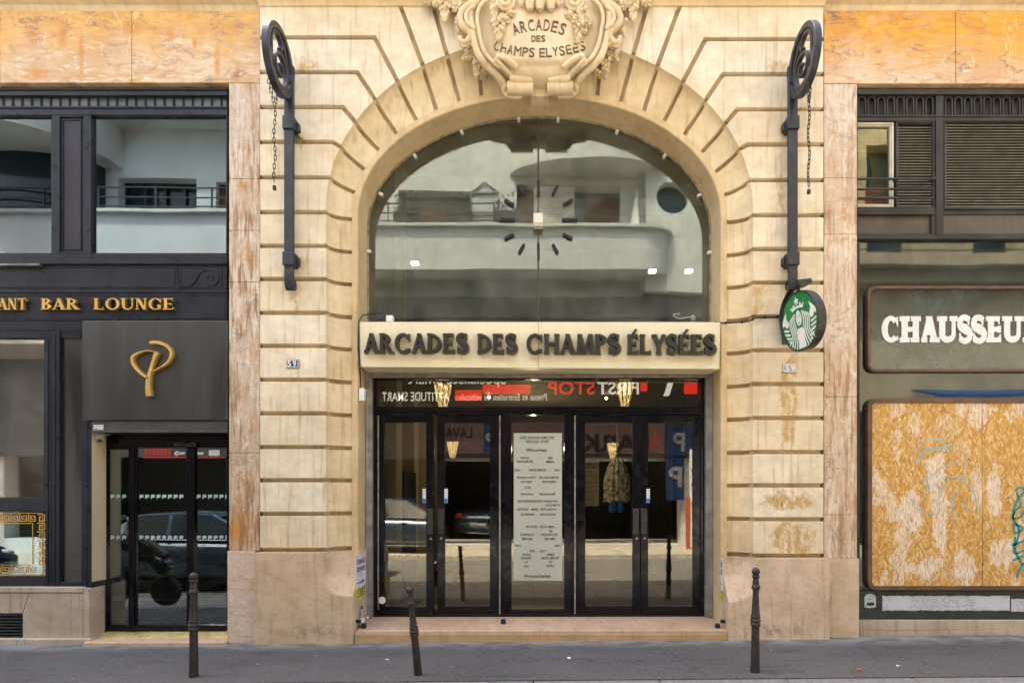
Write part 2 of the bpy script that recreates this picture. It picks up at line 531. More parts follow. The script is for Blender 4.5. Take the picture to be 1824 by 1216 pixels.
MB_PILL = marble_mat('marble_pier_worn', (.52, .40, .285), (.66, .575, .465), (.50, .24, .06), Z(120), .05, .3, grime=.95, vein=.4, seed=3, vert=True, blots=[(X(425), Z(945), .26, .42), (X(440), Z(470), .2, .2), (X(430), Z(330), .12, .12)])
MB_PILR = marble_mat('marble_pier_streaked', (.56, .43, .30), (.68, .585, .46), (.50, .24, .06), Z(120), .05, .3, grime=.7, vein=.5, seed=4, vert=True)
MB_RUST = MB_PILL
MB_BASE = marble_mat('marble_base_smooth', (.64, .50, .40), (.66, .54, .44), (.50, .3, .15), Z(900), .01, 0, grime=.12, vein=.2, seed=6)
CHAR = simple('charcoal_paint', (.018, .020, .027), .34, 0, .25, 4, .04, spec=.28, streak=.25)
CHAR2 = simple('charcoal_panel', (.030, .029, .036), .42, 0, .3, 2, .04, spec=.3, streak=.3)
def steel_mat(name, a, b, r0, r1, metal=.85):
    t = NT(name)
    n1 = t.noise(1.6, t.map((2.6, 1, .35)), detail=3, rough=.5)
    n2 = t.noise(90, t.map((3, 1, .02)), detail=2)
    c = t.mix(t.rng(n1, .3, .7), a, b)
    c = t.mix(t.rng(n2, .4, .7, 0, .25), c, tuple(q * .7 for q in a))
    return t.done(c, t.rng(n1, .3, .7, r0, r1), metal)
STEEL = steel_mat('brushed_dark_steel', (.105, .105, .103), (.125, .125, .122), .27, .34)
POLI = steel_mat('polished_dark_panel', (.07, .07, .072), (.12, .12, .125), .2, .34)
BLACK = simple('black_door_paint', (.006, .006, .008), .16, 0, .2, 5, 0, spec=.28)
BRONZE = simple('bronze_paint', (.034, .033, .028), .42, .0, .3, 3, .06, spec=.3, streak=.3)
BRONZE2 = simple('bronze_panel', (.080, .064, .045), .5, .1, .3, 2, .05, streak=.35)
BROWNF = simple('brown_metal_frame', (.115, .062, .038), .45, .1, .3, 5, .08)
IRON = simple('painted_wrought_iron', (.022, .025, .031), .4, .1, .35, 12, .15)
RUSTY = simple('dull_chain_iron', (.045, .036, .03), .6, .5, .3, 20, .1)
GOLD = simple('gold_paint', (.62, .40, .11), .38, .35, .12, 6, .04)
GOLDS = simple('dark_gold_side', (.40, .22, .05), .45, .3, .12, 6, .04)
GREY = simple('grey_metal', (.20, .19, .175), .45, .5, .3, 6, .06, streak=.35)
ZINC = simple('zinc_rail', (.33, .32, .30), .5, .3, .3, 6, .08, streak=.45)
SIGNCREAM = simple('cream_sign_box', (.80, .72, .48), .5, 0, .06, 2, .03, streak=.16)
LETTER = simple('dark_letter_paint', (.022, .021, .018), .4, 0, .2, 8, .05)
WHITE = simple('white_paint', (.78, .77, .74), .5, 0, .06, 6, .02)
PAPER = simple('white_paper', (.72, .73, .76), .8, 0, .06, 8, .02)
YELLOW = simple('yellow_paper', (.62, .60, .06), .7, 0, .08, 6)
INK = simple('black_ink', (.02, .02, .022), .8, 0, .1, 6)
VIOLET = simple('violet_ink', (.10, .05, .19), .8, 0, .1, 6)
BLUE = simple('blue_print', (.02, .16, .52), .6, 0, .05, 6)
RED = simple('red_print', (.58, .035, .02), .6, 0, .1, 6)
GREEN = simple('green_sign_face', (.012, .20, .058), .3, 0, .05, 4)
RUBBER = simple('black_rubber', (.012, .012, .012), .7, 0, .2, 10)
CREAMJ = simple('cream_jamb_paint', (.60, .50, .33), .6, 0, .06, 3, .03, streak=.15)
BOLL = simple('brown_cast_iron', (.036, .029, .026), .45, .35, .3, 10, .1)
GL_ARCH = glass_mat('arch_glass', .055, (.80, .84, .76), 0.0, .0022, 1.0, (.92, .96, .88), dirt=.21)  # its diffuse layer is a painted haze that lifts the dark reflections
GL_DOOR = glass_mat('door_glass', .065, (.88, .86, .78), 0.0, .0008, .9, (1, .97, .88))
GL_LEFT = glass_mat('tinted_shop_glass', .11, (.32, .42, .44), 0.0, .0012, .8, (.74, .85, .88))
GL_DARK = glass_mat('dark_door_glass', .17, (.62, .68, .66), 0.0, .001, .9, (.9, .97, 1.0))
GL_FILM = glass_mat('milky_shop_glass', .17, (.55, .53, .50), 0.03, .002, .8, (1, .97, .94), dirt=.22)
GL_RIGHT = glass_mat('dusty_dark_glass', .06, (.10, .11, .095), .03, .002, 1.0, (.85, .93, .90), dirt=.24, dcol=(.115, .135, .13))
# ---------------------------------------------------------------- street
def asphalt(name, a, b, patch=True):
    t = NT(name)
    g = t.noise(140, detail=3, rough=.7)
    big = t.noise(.8, t.map((.6, 1.2, 1)), detail=6, rough=.6)
    c = t.mix(t.rng(big, .35, .66), a, b)
    c = t.mix(t.rng(g, .35, .75, 0, .5), c, tuple(q * 1.9 for q in b))
    st = t.noise(2.2, t.map((.5, 2, 1), loc=(4, 4, 0)), detail=6, rough=.65)
    c = t.mix(t.rng(st, .55, .72, 0, .5), c, tuple(q * .55 for q in a))
    sp = t.voro(4.5)
    c = t.mix(t.math('MULTIPLY', t.rng(sp, .05, .09, 1, 0), t.rng(t.noise(3.3), .46, .54, 0, .75)), c, (.30, .29, .27))
    sp2 = t.voro(7, t.map((1, 1, 1), loc=(3, 7, 0)))
    c = t.mix(t.math('MULTIPLY', t.rng(sp2, .06, .12, 1, 0), t.rng(t.noise(2.3), .46, .54, 0, .7)), c, (.03, .03, .03))
    md = t.noise(38, detail=4, rough=.7)
    c = t.mix(t.rng(md, .5, .72, 0, .55), c, tuple(q * 1.7 for q in b))
    c = t.mix(t.rng(md, .5, .30, 0, .5), c, tuple(q * .6 for q in a))
    cr = t.math('ABSOLUTE', t.math('SUBTRACT', t.noise(.7, t.map((1, 1.6, 1), loc=(9, 2, 0)), detail=7, rough=.6), .5))
    c = t.mix(t.math('MULTIPLY', t.rng(cr, .0, .006, .8, 0), t.rng(t.noise(.8, detail=2), .46, .56)), c, (.022, .021, .02))
    # paler dust along the wall foot
    x, y, z = t.sep()
    d = t.math('MULTIPLY', t.rng(y, -.42, -.05), t.rng(t.noise(3, t.map((1, 2, 1))), .35, .6, .15, .8))
    c = t.mix(d, c, (.26, .255, .25))
    t.bump(g, .5, .004)
    return t.done(c, t.rng(g, .3, .7, .72, .95), 0, .3)

def sheet(x0, x1, y0, y1, z0, z1, dz=0.0):
    """sloping street piece: top at ground_z + z1, bottom at ground_z + z0"""
    mb = MB()
    vs = [(x, y, ground_z(x) + z) for x in (x0, x1) for y in (y0, y1) for z in (z0, z1)]
    return mb.add(vs, [(0, 1, 3, 2), (4, 6, 7, 5), (0, 4, 5, 1), (2, 3, 7, 6), (0, 2, 6, 4), (1, 5, 7, 3)])

ASPH = asphalt('sidewalk_asphalt', (.056, .0555, .055), (.082, .081, .079))
ROADM = asphalt('road_asphalt', (.13, .125, .115), (.16, .155, .14))
KERBM = simple('granite_kerb', (.16, .157, .15), .75, 0, .25, 25, .2)
PAVEM = simple('pale_pavement', (.46, .42, .34), .8, 0, .15, 8, .1)
tag(obj('ground', MB().box(-250, 250, -250, 250, -3.2, -2.6), ROADM), kind='structure')
tag(obj('sidewalk', sheet(-40, 40, -1.392, .9, -.25, 0.0), ASPH), kind='structure')
kb = MB()
for i in range(-30, 30):
    a, b = i * 1.15, (i + 1) * 1.15
    q = sheet(a + .004, b - .004, -1.62, -1.396, -.3, -.004)
    kb.add(q.v, q.f)
tag(obj('kerb', kb, KERBM, None, .012), kind='structure')
tag(obj('road', sheet(-60, 60, -7.3, -1.624, -.4, -.13), ROADM), kind='structure')
kb = MB()
for i in range(-30, 30):
    a, b = i * 1.15, (i + 1) * 1.15
    q = sheet(a + .004, b - .004, -7.56, -7.304, -.3, -.01)
    kb.add(q.v, q.f)
tag(obj('far_kerb', kb, PAVEM, None, .012), kind='structure')
tag(obj('far_pavement', sheet(-40, 40, -11.2, -7.564, -.25, -.004), PAVEM), kind='structure')

# ---------------------------------------------------------------- the stone arcade building
bld = thing('arcade_building', (0, 0, 0), 'cream limestone building front with a wide arch between two banded piers', 'building')
ACX = X(961)                       # centre line of the arch
AZ = Z(370)                        # height where the straight jambs turn into the flat arch
A1, B1, A2, B2, A3, B3 = 380 / 155, 302 / 155, 342 / 155, 228 / 155, 2.138, 1.395
RD = .18                           # depth of the hollow ring
GH = .024                          # half height of the sunk joints

def epix(px, py, a, b):
    """parameter of the photo point on the jamb-and-arch curve: below the springing metres down (negative), above it the angle"""
    x, z = X(px), Z(py)
    if z < AZ: return z - AZ
    return math.atan2((z - AZ) / b, abs(x - ACX) / a)
def curve(q, a, b, side):
    if q < 0: return (ACX + side * a, AZ + q)
    return (ACX + side * a * math.cos(q), AZ + b * math.sin(q))

# joints: face path (pixels, left half) and where the joint meets the ring's inner rim
J = [([(771, 13), (795, 96)], (815, 164)), ([(712, 13), (753, 117)], (773, 180)), ([(463, 67), (667, 67), (706, 143)], (736, 198)),
     ([(463, 129), (636, 129), (668, 177.5)], (701, 223)), ([(463, 191), (610, 191), (631, 217)], (668.4, 253)), ([(463, 253), (592, 253), (605, 261)], (643, 288)),
     ([(463, 316), (585.5, 316)], (623.5, 329)), ([(463, 378), (581, 378)], (619, 378))]
for y in (438, 497, 557, 616, 676, 736, 796, 855, 915, 979):
    J.append(([(463, y), (581, y)], (619, y)))
def half(side):
    out = []
    for path, inn in J:
        if side < 0:
            P = [(X(a), Z(b)) for a, b in path]
            ii = inn
        else:
            P = [(X(1467 if a == 463 else 2 * 961 + 2 - a), Z(b + 3 + 7 * max(0, b - 67) / 900)) for a, b in path]
            ii = (inn[0], inn[1] + 3 + 7 * max(0, inn[1] - 67) / 900)
        e = path[-1]
        qo = epix(e[0], e[1] + (0 if side < 0 else 3 + 7 * max(0, e[1] - 67) / 900), A1, B1)
        qi = epix(ii[0], ii[1], A2, B2)
        P[-1] = curve(qo, A1, B1, side)
        out.append((P, qo, qi))
    return out

def qlerp(a, b, n):
    """points between two curve parameters, passing the springing line"""
    la = lambda q: q if q < 0 else q * 1.6
    il = lambda s: s if s < 0 else s / 1.6
    return [il(la(a) + (la(b) - la(a)) * i / n) for i in range(n + 1)]

def offset_poly(P, d):
    """move each edge i (P[i]->P[i+1]) inwards by d[i]; P counter-clockwise"""
    n = len(P)
    L = []
    for i in range(n):
        a, b = Vector(P[i]), Vector(P[(i + 1) % n])
        t = (b - a).normalized()
        nn = Vector((-t.y, t.x))
        L.append((a + nn * d[i], t))
    out = []
    for i in range(n):
        p, t = L[i - 1]; q, u = L[i]
        cr = t.x * u.y - t.y * u.x
        if abs(cr) < 1e-3:
            out.append(((q.x, q.y)))
        else:
            s = ((q.x - p.x) * u.y - (q.y - p.y) * u.x) / cr
            r = p + t * s
            out.append((r.x, r.y))
    return out

blocks, rings = MB(), MB()
TOPZ = Z(8)
for side in (-1, 1):
    H = half(side)
    zb = Z(983 if side < 0 else 993)
    for k in range(len(H) - 1):
        (Pa, qa, ia), (Pb, qb, ib) = H[k], H[k + 1]
        arc = [curve(q, A1, B1, side) for q in qlerp(qa, qb, 10)]
        poly = list(Pa) + arc[1:-1] + list(reversed(Pb))
        kind = ['j'] * (len(Pa) - 1) + ['c'] * (len(arc) - 1) + ['j'] * (len(Pb) - 1) + ['o']
        if k == 1:      # block between the last raking joint and the first level one: close round the top corner
            poly.append((Pb[0][0], TOPZ)); poly[0] = (Pa[0][0], TOPZ)
            kind[-1] = 'o'; kind.append('o')
        if k == 0:
            poly[0] = (Pa[0][0], TOPZ); poly[-1] = (Pb[0][0], TOPZ)
        area = sum(poly[i][0] * poly[(i + 1) % len(poly)][1] - poly[(i + 1) % len(poly)][0] * poly[i][1] for i in range(len(poly)))
        if area < 0:
            n = len(poly)
            poly = poly[::-1]
            kind = [kind[(n - 2 - i) % n] for i in range(n)]
        ins = offset_poly(poly, [GH if c == 'j' else 0.0 for c in kind])
        blocks.plate([ins], rnd.uniform(-.002, .002), .075)
        # hollow ring voussoir
        def rows(qo0, qo1, qi0, qi1, n=10, m=9, push=0.0):
            out = []
            O, I = [curve(q, A1, B1, side) for q in qlerp(qo0, qo1, n)], [curve(q, A2, B2, side) for q in qlerp(qi0, qi1, n)]
            # pull the two ends in for the joint
            for i in range(n + 1):
                o, w = Vector(O[i]), Vector(I[i])
                r = []
                for j in range(m + 1):
                    th = PI / 2 * j / m
                    p = o.lerp(w, 1 - math.cos(th))
                    r.append((p.x, RD * math.sin(th) + .001, p.y))
                out.append(r)
            return out
        def trim(rw):
            def mv(a, b, d):
                a, b = Vector(a), Vector(b)
                t = b - a; t.y = 0
                return tuple(a + t.normalized() * min(d, t.length * .5)) if t.length > 1e-6 else tuple(a)
            n = len(rw)
            rw[0] = [mv(rw[0][j], rw[min(3, n - 1)][j], GH) for j in range(len(rw[0]))]
            rw[-1] = [mv(rw[-1][j], rw[-min(4, n)][j], GH) for j in range(len(rw[0]))]
            return rw
        rw = trim(rows(qa, qb, ia, ib))
        rings.slab(rw, lambda i, j: (side * .03 * math.cos(PI / 2 * j / 9), .055, 0))
# keystone course behind the cartouche
kq = half(-1)[0]; kr = half(1)[0]
cen = [curve(q, A1, B1, -1) for q in qlerp(kq[1], PI / 2, 10)] + [curve(q, A1, B1, 1) for q in qlerp(PI / 2, kr[1], 10)][1:]
blocks.plate([[(kq[0][0][0] + GH, TOPZ)] + [(a + (GH if i == 0 else 0), b) for i, (a, b) in enumerate(cen)][:-1] + [(cen[-1][0] - GH, cen[-1][1]), (kr[0][0][0] - GH, TOPZ)]], 0, .07)
for side in (-1, 1):
    kk = half(side)[0]
    qm, im = epix(848, 80, A1, B1), epix(854.5, 151.5, A2, B2)
    for (o0, o1, i0, i1) in ((kk[1], qm, kk[2], im), (qm, PI / 2 - .002, im, PI / 2 - .002)):
        O, I = [curve(q, A1, B1, side) for q in qlerp(o0, o1, 10)], [curve(q, A2, B2, side) for q in qlerp(i0, i1, 10)]
        rw = []
        for i in range(11):
            o, w = Vector(O[i]), Vector(I[i])
            rw.append([(o.lerp(w, 1 - math.cos(PI / 2 * j / 9)).x, RD * math.sin(PI / 2 * j / 9) + .001, o.lerp(w, 1 - math.cos(PI / 2 * j / 9)).y) for j in range(10)])
        def mv(a, b, d):
            a, b = Vector(a), Vector(b); t = b - a
            return tuple(a + t.normalized() * d)
        rw[0] = [mv(rw[0][j], rw[3][j], GH) for j in range(10)]
        if o1 == qm: rw[-1] = [mv(rw[-1][j], rw[-4][j], GH) for j in range(10)]
        rings.slab(rw, lambda i, j: (0, .055, .02 * math.cos(PI / 2 * j / 9)))
obj('wall', blocks, STONE, bld, .019, 3)
obj('arch_ring', rings, RINGST, bld, .014, 2)

# sunk bed behind the blocks, from pier edge to pier edge, with the arch cut out
def jamb_loop(a, b, zb, n=40):
    """open arch outline from left foot over the crown to the right foot"""
    q0 = zb - AZ
    return [(ACX - a, zb)] + [curve(q, a, b, -1) for q in [PI / 2 * i / n for i in range(n + 1)]] + [curve(q, a, b, 1) for q in [PI / 2 * i / n for i in range(n, -1, -1)]] + [(ACX + a, zb)]
XL, XR = X(464), X(1466)
zfoot = -.15
bed = MB()
out = [(XL, zfoot), (XL, TOPZ)] + [(XR, TOPZ), (XR, zfoot)] + list(reversed(jamb_loop(A1, B1, zfoot)))
bed.plate([out], .058, .30)
# ring-shaped bed of the joints
nq = 60
Q = [zfoot - AZ + (0 - (zfoot - AZ)) * i / 12 for i in range(12)] + [PI / 2 * i / nq for i in range(nq + 1)]
def ring_rows(push):
    rows_ = []
    for side, seq in ((-1, Q), (1, list(reversed(Q))[1:])):
        for q in seq:
            o, w = Vector(curve(q, A1, B1, side)), Vector(curve(q, A2, B2, side))
            r = []
            for j in range(10):
                th = PI / 2 * j / 9
                p = o.lerp(w, 1 - math.cos(th))
                dirn = (o - w).normalized()
                p = p + dirn * (push * math.cos(th))
                r.append((p.x, RD * math.sin(th) + push * math.sin(th) + .002 + push * .6 * (1 - math.sin(th)), p.y))
            rows_.append(r)
    return rows_
bed.grid(ring_rows(.055))
obj('joint_bed', bed, MORTAR, bld)
# fillet and reveal of the opening
fil = MB()
def band(a, b, ya, c, d, yb):
    rr = []
    for side, seq in ((-1, Q), (1, list(reversed(Q))[1:])):
        for q in seq:
            p, w = curve(q, a, b, side), curve(q, c, d, side)
            rr.append([(p[0], ya, p[1]), (w[0], yb, w[1])])
    return rr
fil.grid(band(A2, B2, RD + .05, A2, B2, RD - .012))
fil.grid(band(A2, B2, RD - .012, A3 + .012, B3 + .012, RD - .012))
fil.grid(band(A3 + .012, B3 + .012, RD - .012, A3, B3, RD))
fil.grid(band(A3, B3, RD, A3, B3, .58))
fil.grid(band(A3, B3, .58, A2 + .1, B2 + .1, .58))
obj('arch_reveal', fil, STONE_R, bld)

# plinths: a block per side whose inner corner is scooped by the dying hollow ring
def plinth(side):
    zt = Z(983 if side < 0 else 993)
    xo, xi = (X(453, -.07), X(629, -.07)) if side < 0 else (X(1478, -.07), X(1297.5, -.07))
    nx, nz = 46, 60
    zs = [zt - (zt + .15) * i / nz for i in range(nz + 1)]
    rw = []
    for z in zs:
        r = []
        for i in range(nx + 1):
            x = xo + (xi - xo) * i / nx
            # hollow profile at this column
            w = max(0.0, (A1 - abs(x - ACX)) / (A1 - A2))
            y = -.07
            if w > 0:
                th = math.acos(max(-1.0, 1 - min(1, w)))
                cav = RD * math.sin(th)
                dz = (zt - z) / .50
                y = max(-.07, cav - .26 * dz ** 1.7)
            r.append((x, y, z))
        rw.append(r)
    mb = MB().grid(rw)
    top = rw[0]
    mb.grid([top, [(p[0], .3, p[2]) for p in top]])
    for e in (0, -1):
        yb = .30 if e == 0 else .50
        mb.grid([[r[e] for r in rw], [(r[e][0], yb, r[e][2]) for r in rw]])
    return mb
for side in (-1, 1):
    obj('plinth', plinth(side), PLINTH, bld, ang=50)

# cornice over the whole front, and the unseen upper storey, height chosen for its street shadow
cor = MB()
def cornice(x0, x1, prof):
    rr = [[(x0, y, z), (x1, y, z)] for y, z in prof]
    cor.grid(rr)
    for x in (x0, x1): cor.add([(x, y, z) for y, z in prof], [list(range(len(prof)))])
def cprof(b, z0):
    return [(.3, z0), (b, z0), (b - .02, z0 + .035), (b - .03, z0 + .055), (b - .075, z0 + .062), (b - .10, z0 + .085), (b - .105, z0 + .16), (b - .16, z0 + .19), (b - .22, z0 + .26), (b - .22, z0 + .34), (.3, z0 + .34)]
cornice(-9.5, X(463) - .002, cprof(.055, Z(20, .05)))
cornice(X(463), X(1468), cprof(-.02, Z(12.5)))
cornice(X(1468) + .002, 9.5, cprof(.055, Z(20, .05)))
obj('cornice', cor, CARVED, bld)
up = MB()
up.box(-13, 13, .1, .5, Z(20, .05) + .33, 9.0)
up.box(-13, 13, .1, 9, 8.98, 9.12)
up.box(-13, -9.45, .1, .5, -.2, 7.8); up.box(9.45, 13, .1, .5, -.2, 7.8)
up.box(-13, 13, 8.8, 9, -.2, 9); up.box(-13.01, -12.8, .5, 8.8, -.2, 9); up.box(12.8, 13.01, .5, 8.8, -.2, 9)
obj('upper_wall', up, CARVED, bld)

# ---------------------------------------------------------------- cartouche over the arch
YC = -.16
def cp(px, py, y):
    y += .26 * min(1.0, max(0.0, (py - 105) / 60)) ** 1.2
    return (X(px, y), y, Z(py, y))
def bez(pts, n=10):
    """smooth curve through points (Catmull-Rom)"""
    P = [Vector(p) for p in pts]
    P = [P[0] * 2 - P[1]] + P + [P[-1] * 2 - P[-2]]
    out = []
    for i in range(1, len(P) - 2):
        for k in range(n):
            t = k / n
            a, b, c, d = P[i - 1], P[i], P[i + 1], P[i + 2]
            out.append(tuple(.5 * ((2 * b) + (c - a) * t + (2 * a - 5 * b + 4 * c - d) * t * t + (3 * b - a - 3 * c + d) * t ** 3)))
    out.append(tuple(P[-2]))
    return out
MXC = 962
def mirror(pts): return [(2 * MXC - p[0],) + tuple(p[1:]) for p in pts]
half_out = [(870, -14), (852, 4), (845, 26), (848, 55), (856, 88), (868, 108), (884, 124), (900, 140), (908, 155), (910, 168)]
ho = bez([(a, b, 0) for a, b in half_out], 6)
outl = [(p[0], p[1]) for p in ho] + [(2 * MXC - p[0], p[1]) for p in reversed(ho)]
car = MB()
# bulging shield, rows follow the outline
rw = []
N = len(ho)
for i in range(N):
    l, r = ho[i][0], 2 * MXC - ho[i][0]
    row = []
    for j in range(25):
        u = j / 24
        px = l + (r - l) * u
        s = 1 - abs(2 * u - 1) ** 2.4
        vv = 1 - abs(2 * (ho[i][1] + 14) / 182 - 1) ** 3
        y = -.09 - .13 * s * max(0, vv) ** .6
        if ho[i][1] > 118: y -= .05 * math.sin((ho[i][1] - 118) / 50 * PI)
        row.append(cp(px, ho[i][1], y))
    rw.append(row)
car.slab(rw, lambda i, j: (0, .30, 0))
cart = obj('cartouche', car, CARVED, bld, ang=60)
bord = MB()
for mir in (False, True):
    f = (lambda q: mirror(q)) if mir else (lambda q: q)
    def tb(pts, r, y=YC, n=9, fl=None, dy=None):
        q = bez([(a, b, (dy[i] if dy else 0)) for i, (a, b) in enumerate(f(pts))], 7)
        P = [cp(a, b, y + c) for a, b, c in q]
        m = len(P)
        rr = r if not isinstance(r, tuple) else [r[0] + (r[1] - r[0]) * i / (m - 1) for i in range(m)]
        bord.tube(P, rr, n, flat=fl)
    # double moulded rim
    tb([(868, -12), (848, 4), (838, 26), (842, 56), (850, 92), (864, 114), (882, 131), (896, 146), (902, 160), (905, 170)], .040, YC - .02)
    tb([(876, -6), (858, 8), (850, 28), (853, 56), (861, 88), (874, 107), (890, 120)], .022, YC - .05)
    tb([(868, 118), (884, 134), (893, 150), (898, 166)], .030, YC + .02)
    # ear scroll at the side, turned over on itself
    tb([(852, 6), (836, 12), (824, 22), (820, 36), (826, 48), (836, 56), (838, 66), (830, 76), (821, 74), (819, 66)], (.052, .028), YC - .01)
    tb([(846, 12), (834, 20), (830, 32), (835, 44), (846, 52)], .022, YC - .055)
    tb([(820, 78), (826, 84), (836, 78), (846, 84)], .020, YC)
    # curled straps over the lower corners
    tb([(884, 103), (892, 101), (903, 107), (914, 115), (920, 121)], .034, YC - .05)
    tb([(884, 108), (892, 116), (900, 124), (908, 132), (913, 141)], .028, YC - .05)
    tb([(880, 116), (882, 108), (886, 104), (891, 102)], .022, YC - .05)
    # rolled foot
    tb([(908, 140), (922, 142), (936, 142), (948, 143)], .050, YC - .05)
    tb([(903, 157), (918, 158), (936, 158), (949, 159)], .072, YC - .08, 12)
    tb([(903, 150), (898, 158), (902, 168), (914, 172), (930, 172)], .030, YC - .06)
    # volute at the top
    pts = []
    for k in range(40):
        th = k / 39 * 3.6 * PI
        rr_ = 17 - 14 * k / 39
        pts.append((902 - rr_ * math.cos(th) * (1), 2 + rr_ * math.sin(th)))
    pts = mirror(pts) if mir else pts
    bord.tube([cp(a, b, -.20 - .05 * i / 39) for i, (a, b) in enumerate(pts)], .026, 8)
    c0 = cp(2 * MXC - 902 if mir else 902, 2, -.16)
    bord.lathe([(.115, .06), (.115, -.05), (.06, -.07), (.03, -.1)], c0, 18, 'y')
for px, wv in ((944, .052), (962, .058), (981, .052)):
    bord.tube([cp(px, -12, -.25), cp(px, 5, -.26), cp(px, 13, -.25), cp(px, 18, -.21)], [wv, wv, wv * .9, wv * .5], 10)
bord.tube([cp(948, 150, -.16), cp(976, 150, -.16)], .05, 10)
bord.box(X(946, .03), X(978, .03), .03, .2, Z(172, .03), Z(140, .03))
obj('scrollwork', bord, CARVED, cart, ang=60)
# grapes and vine leaves
def grapes(cx, cy, n, w, h, y, sc=1.0):
    mb = MB()
    for k in range(n):
        t = (k + .5) / n
        a = k * 2.4
        r_ = (1 - t) ** .6
        mb.ball(cp(cx + math.cos(a) * w * r_ * .8, cy + h * (t - .5), y - .05 * (1 - abs(math.sin(a * .7))) * r_), .026 * sc * rnd.uniform(.85, 1.1), 9, 6)
    return mb
def leaf(mb, cx, cy, s, rot, y):
    """five-lobed vine leaf, cupped, with a raised mid rib"""
    ctr = cp(cx, cy, y - .035)
    ring = []
    n = 40
    for k in range(n):
        a = 2 * PI * k / n
        lob = .62 + .38 * abs(math.cos(2.5 * a)) ** .7
        lob *= 1 + .07 * math.sin(17 * a)
        ring.append((cx + s * lob * math.cos(a + rot), cy + s * lob * math.sin(a + rot), lob))
    V = [ctr]
    for f_, dy in ((.45, -.045), (.8, -.03), (1, .01)):
        for k, (px, py, lob) in enumerate(ring):
            V.append(cp(cx + (px - cx) * f_, cy + (py - cy) * f_, y + dy + .012 * math.cos(5 * 2 * PI * k / n)))
    for px, py, lob in ring: V.append(cp(px, py, y + .07))
    Fc = [(0, 1 + k, 1 + (k + 1) % n) for k in range(n)]
    for rg in range(3):
        for k in range(n):
            a, b = 1 + rg * n + k, 1 + rg * n + (k + 1) % n
            Fc.append((a, a + n, b + n, b))
    mb.add(V, Fc)
for cx, cy, n, w, h, y in ((888, 52, 26, 15, 40, -.20), (880, 22, 14, 7, 26, -.22), (1030, 58, 18, 10, 34, -.20), (1036, 27, 16, 9, 24, -.22),
                           (792, 16, 34, 14, 46, -.10), (776, 0, 20, 12, 20, -.10), (1128, 16, 30, 12, 44, -.10), (1146, -2, 18, 12, 18, -.10),
                           (817, 44, 12, 6, 26, -.08), (1110, 50, 14, 6, 28, -.08), (849, 122, 18, 7, 34, -.07), (1079, 122, 20, 8, 34, -.07), (930, 0, 12, 7, 16, -.22), (994, 0, 12, 7, 16, -.22)):
    obj('grape_cluster', grapes(cx, cy, n, w, h, y), CARVED, cart, ang=60)
lv = [((898, 34, 15, .4, -.19), (884, 36, 12, 1.4, -.19), (910, 24, 10, 2.0, -.19)), ((1028, 34, 14, .2, -.19), (1044, 42, 12, 1.1, -.18), (1014, 26, 11, 2.4, -.19), (1040, 56, 9, .5, -.19)),
      ((812, 10, 15, .6, -.09), (800, -2, 14, 1.5, -.09), (822, 30, 11, 2.2, -.08)), ((1112, 8, 14, .3, -.09), (1128, -4, 14, 1.8, -.09), (1152, 2, 13, .7, -.09), (1102, 28, 10, .1, -.08)),
      ((836, 98, 13, .3, -.05), (828, 106, 8, 1.0, -.05), (864, 128, 10, 1.9, -.07), (860, 138, 8, .2, -.06)), ((1092, 96, 13, .8, -.05), (1096, 106, 8, .1, -.05), (1064, 130, 9, .9, -.07), (1070, 134, 8, 2.0, -.06)),
      ((764, 0, 12, .2, -.09), (776, -8, 12, 1.0, -.09))]
for grp in lv:
    mb = MB()
    for a in grp: leaf(mb, *a)
    obj('vine_leaves', mb, CARVED, cart, ang=30)
# cut lettering on the shield, two lines bent into arcs
OGILT = simple('old_gilt_letters', (.12, .075, .022), .5, .2, .3, 14)
def shield_y(px, py):
    i = min(range(N), key=lambda k: abs(ho[k][1] - py))
    l = ho[i][0]
    u = (px - l) / (2 * MXC - 2 * l)
    return -.09 - .13 * (1 - abs(2 * u - 1) ** 2.4) * max(0, 1 - abs(2 * (py + 14) / 182 - 1) ** 3) ** .6
def arc_text(mb, s, cx, cy, w, h, sag, y, bold=.03):
    """letters spread over width w (px); sag > 0 bends the ends up"""
    n = len(s)
    adv = {' ': .55, 'I': .5, 'M': 1.25}
    tot = sum(adv.get(c, 1) for c in s)
    u = 0
    for c in s:
        a = adv.get(c, 1)
        t = (u + a / 2) / tot * 2 - 1
        u += a
        if c == ' ': continue
        px = cx + t * w / 2
        py = cy - sag * t * t
        sl = math.atan(2 * sag * t / (w / 2))
        yy = shield_y(px, py - h / 2) - .004
        mb.text(c, X(px, yy), Z(py, yy), h / 155 * .96, yy - .004, yy + .03, w / tot / 155 * .80 * a, 0, 'C', sl)
for args in (('ARCADES', 960, 55, 90, 22, -9, -.245, .03), ('DES', 959, 74.5, 26, 11.5, 0, -.255, .02), ('CHAMPS ELYSEES', 961, 102, 168, 17, 14, -.262, .035)):
    let = MB()
    arc_text(let, *args)
    obj('carved_lettering', let, OGILT, cart)

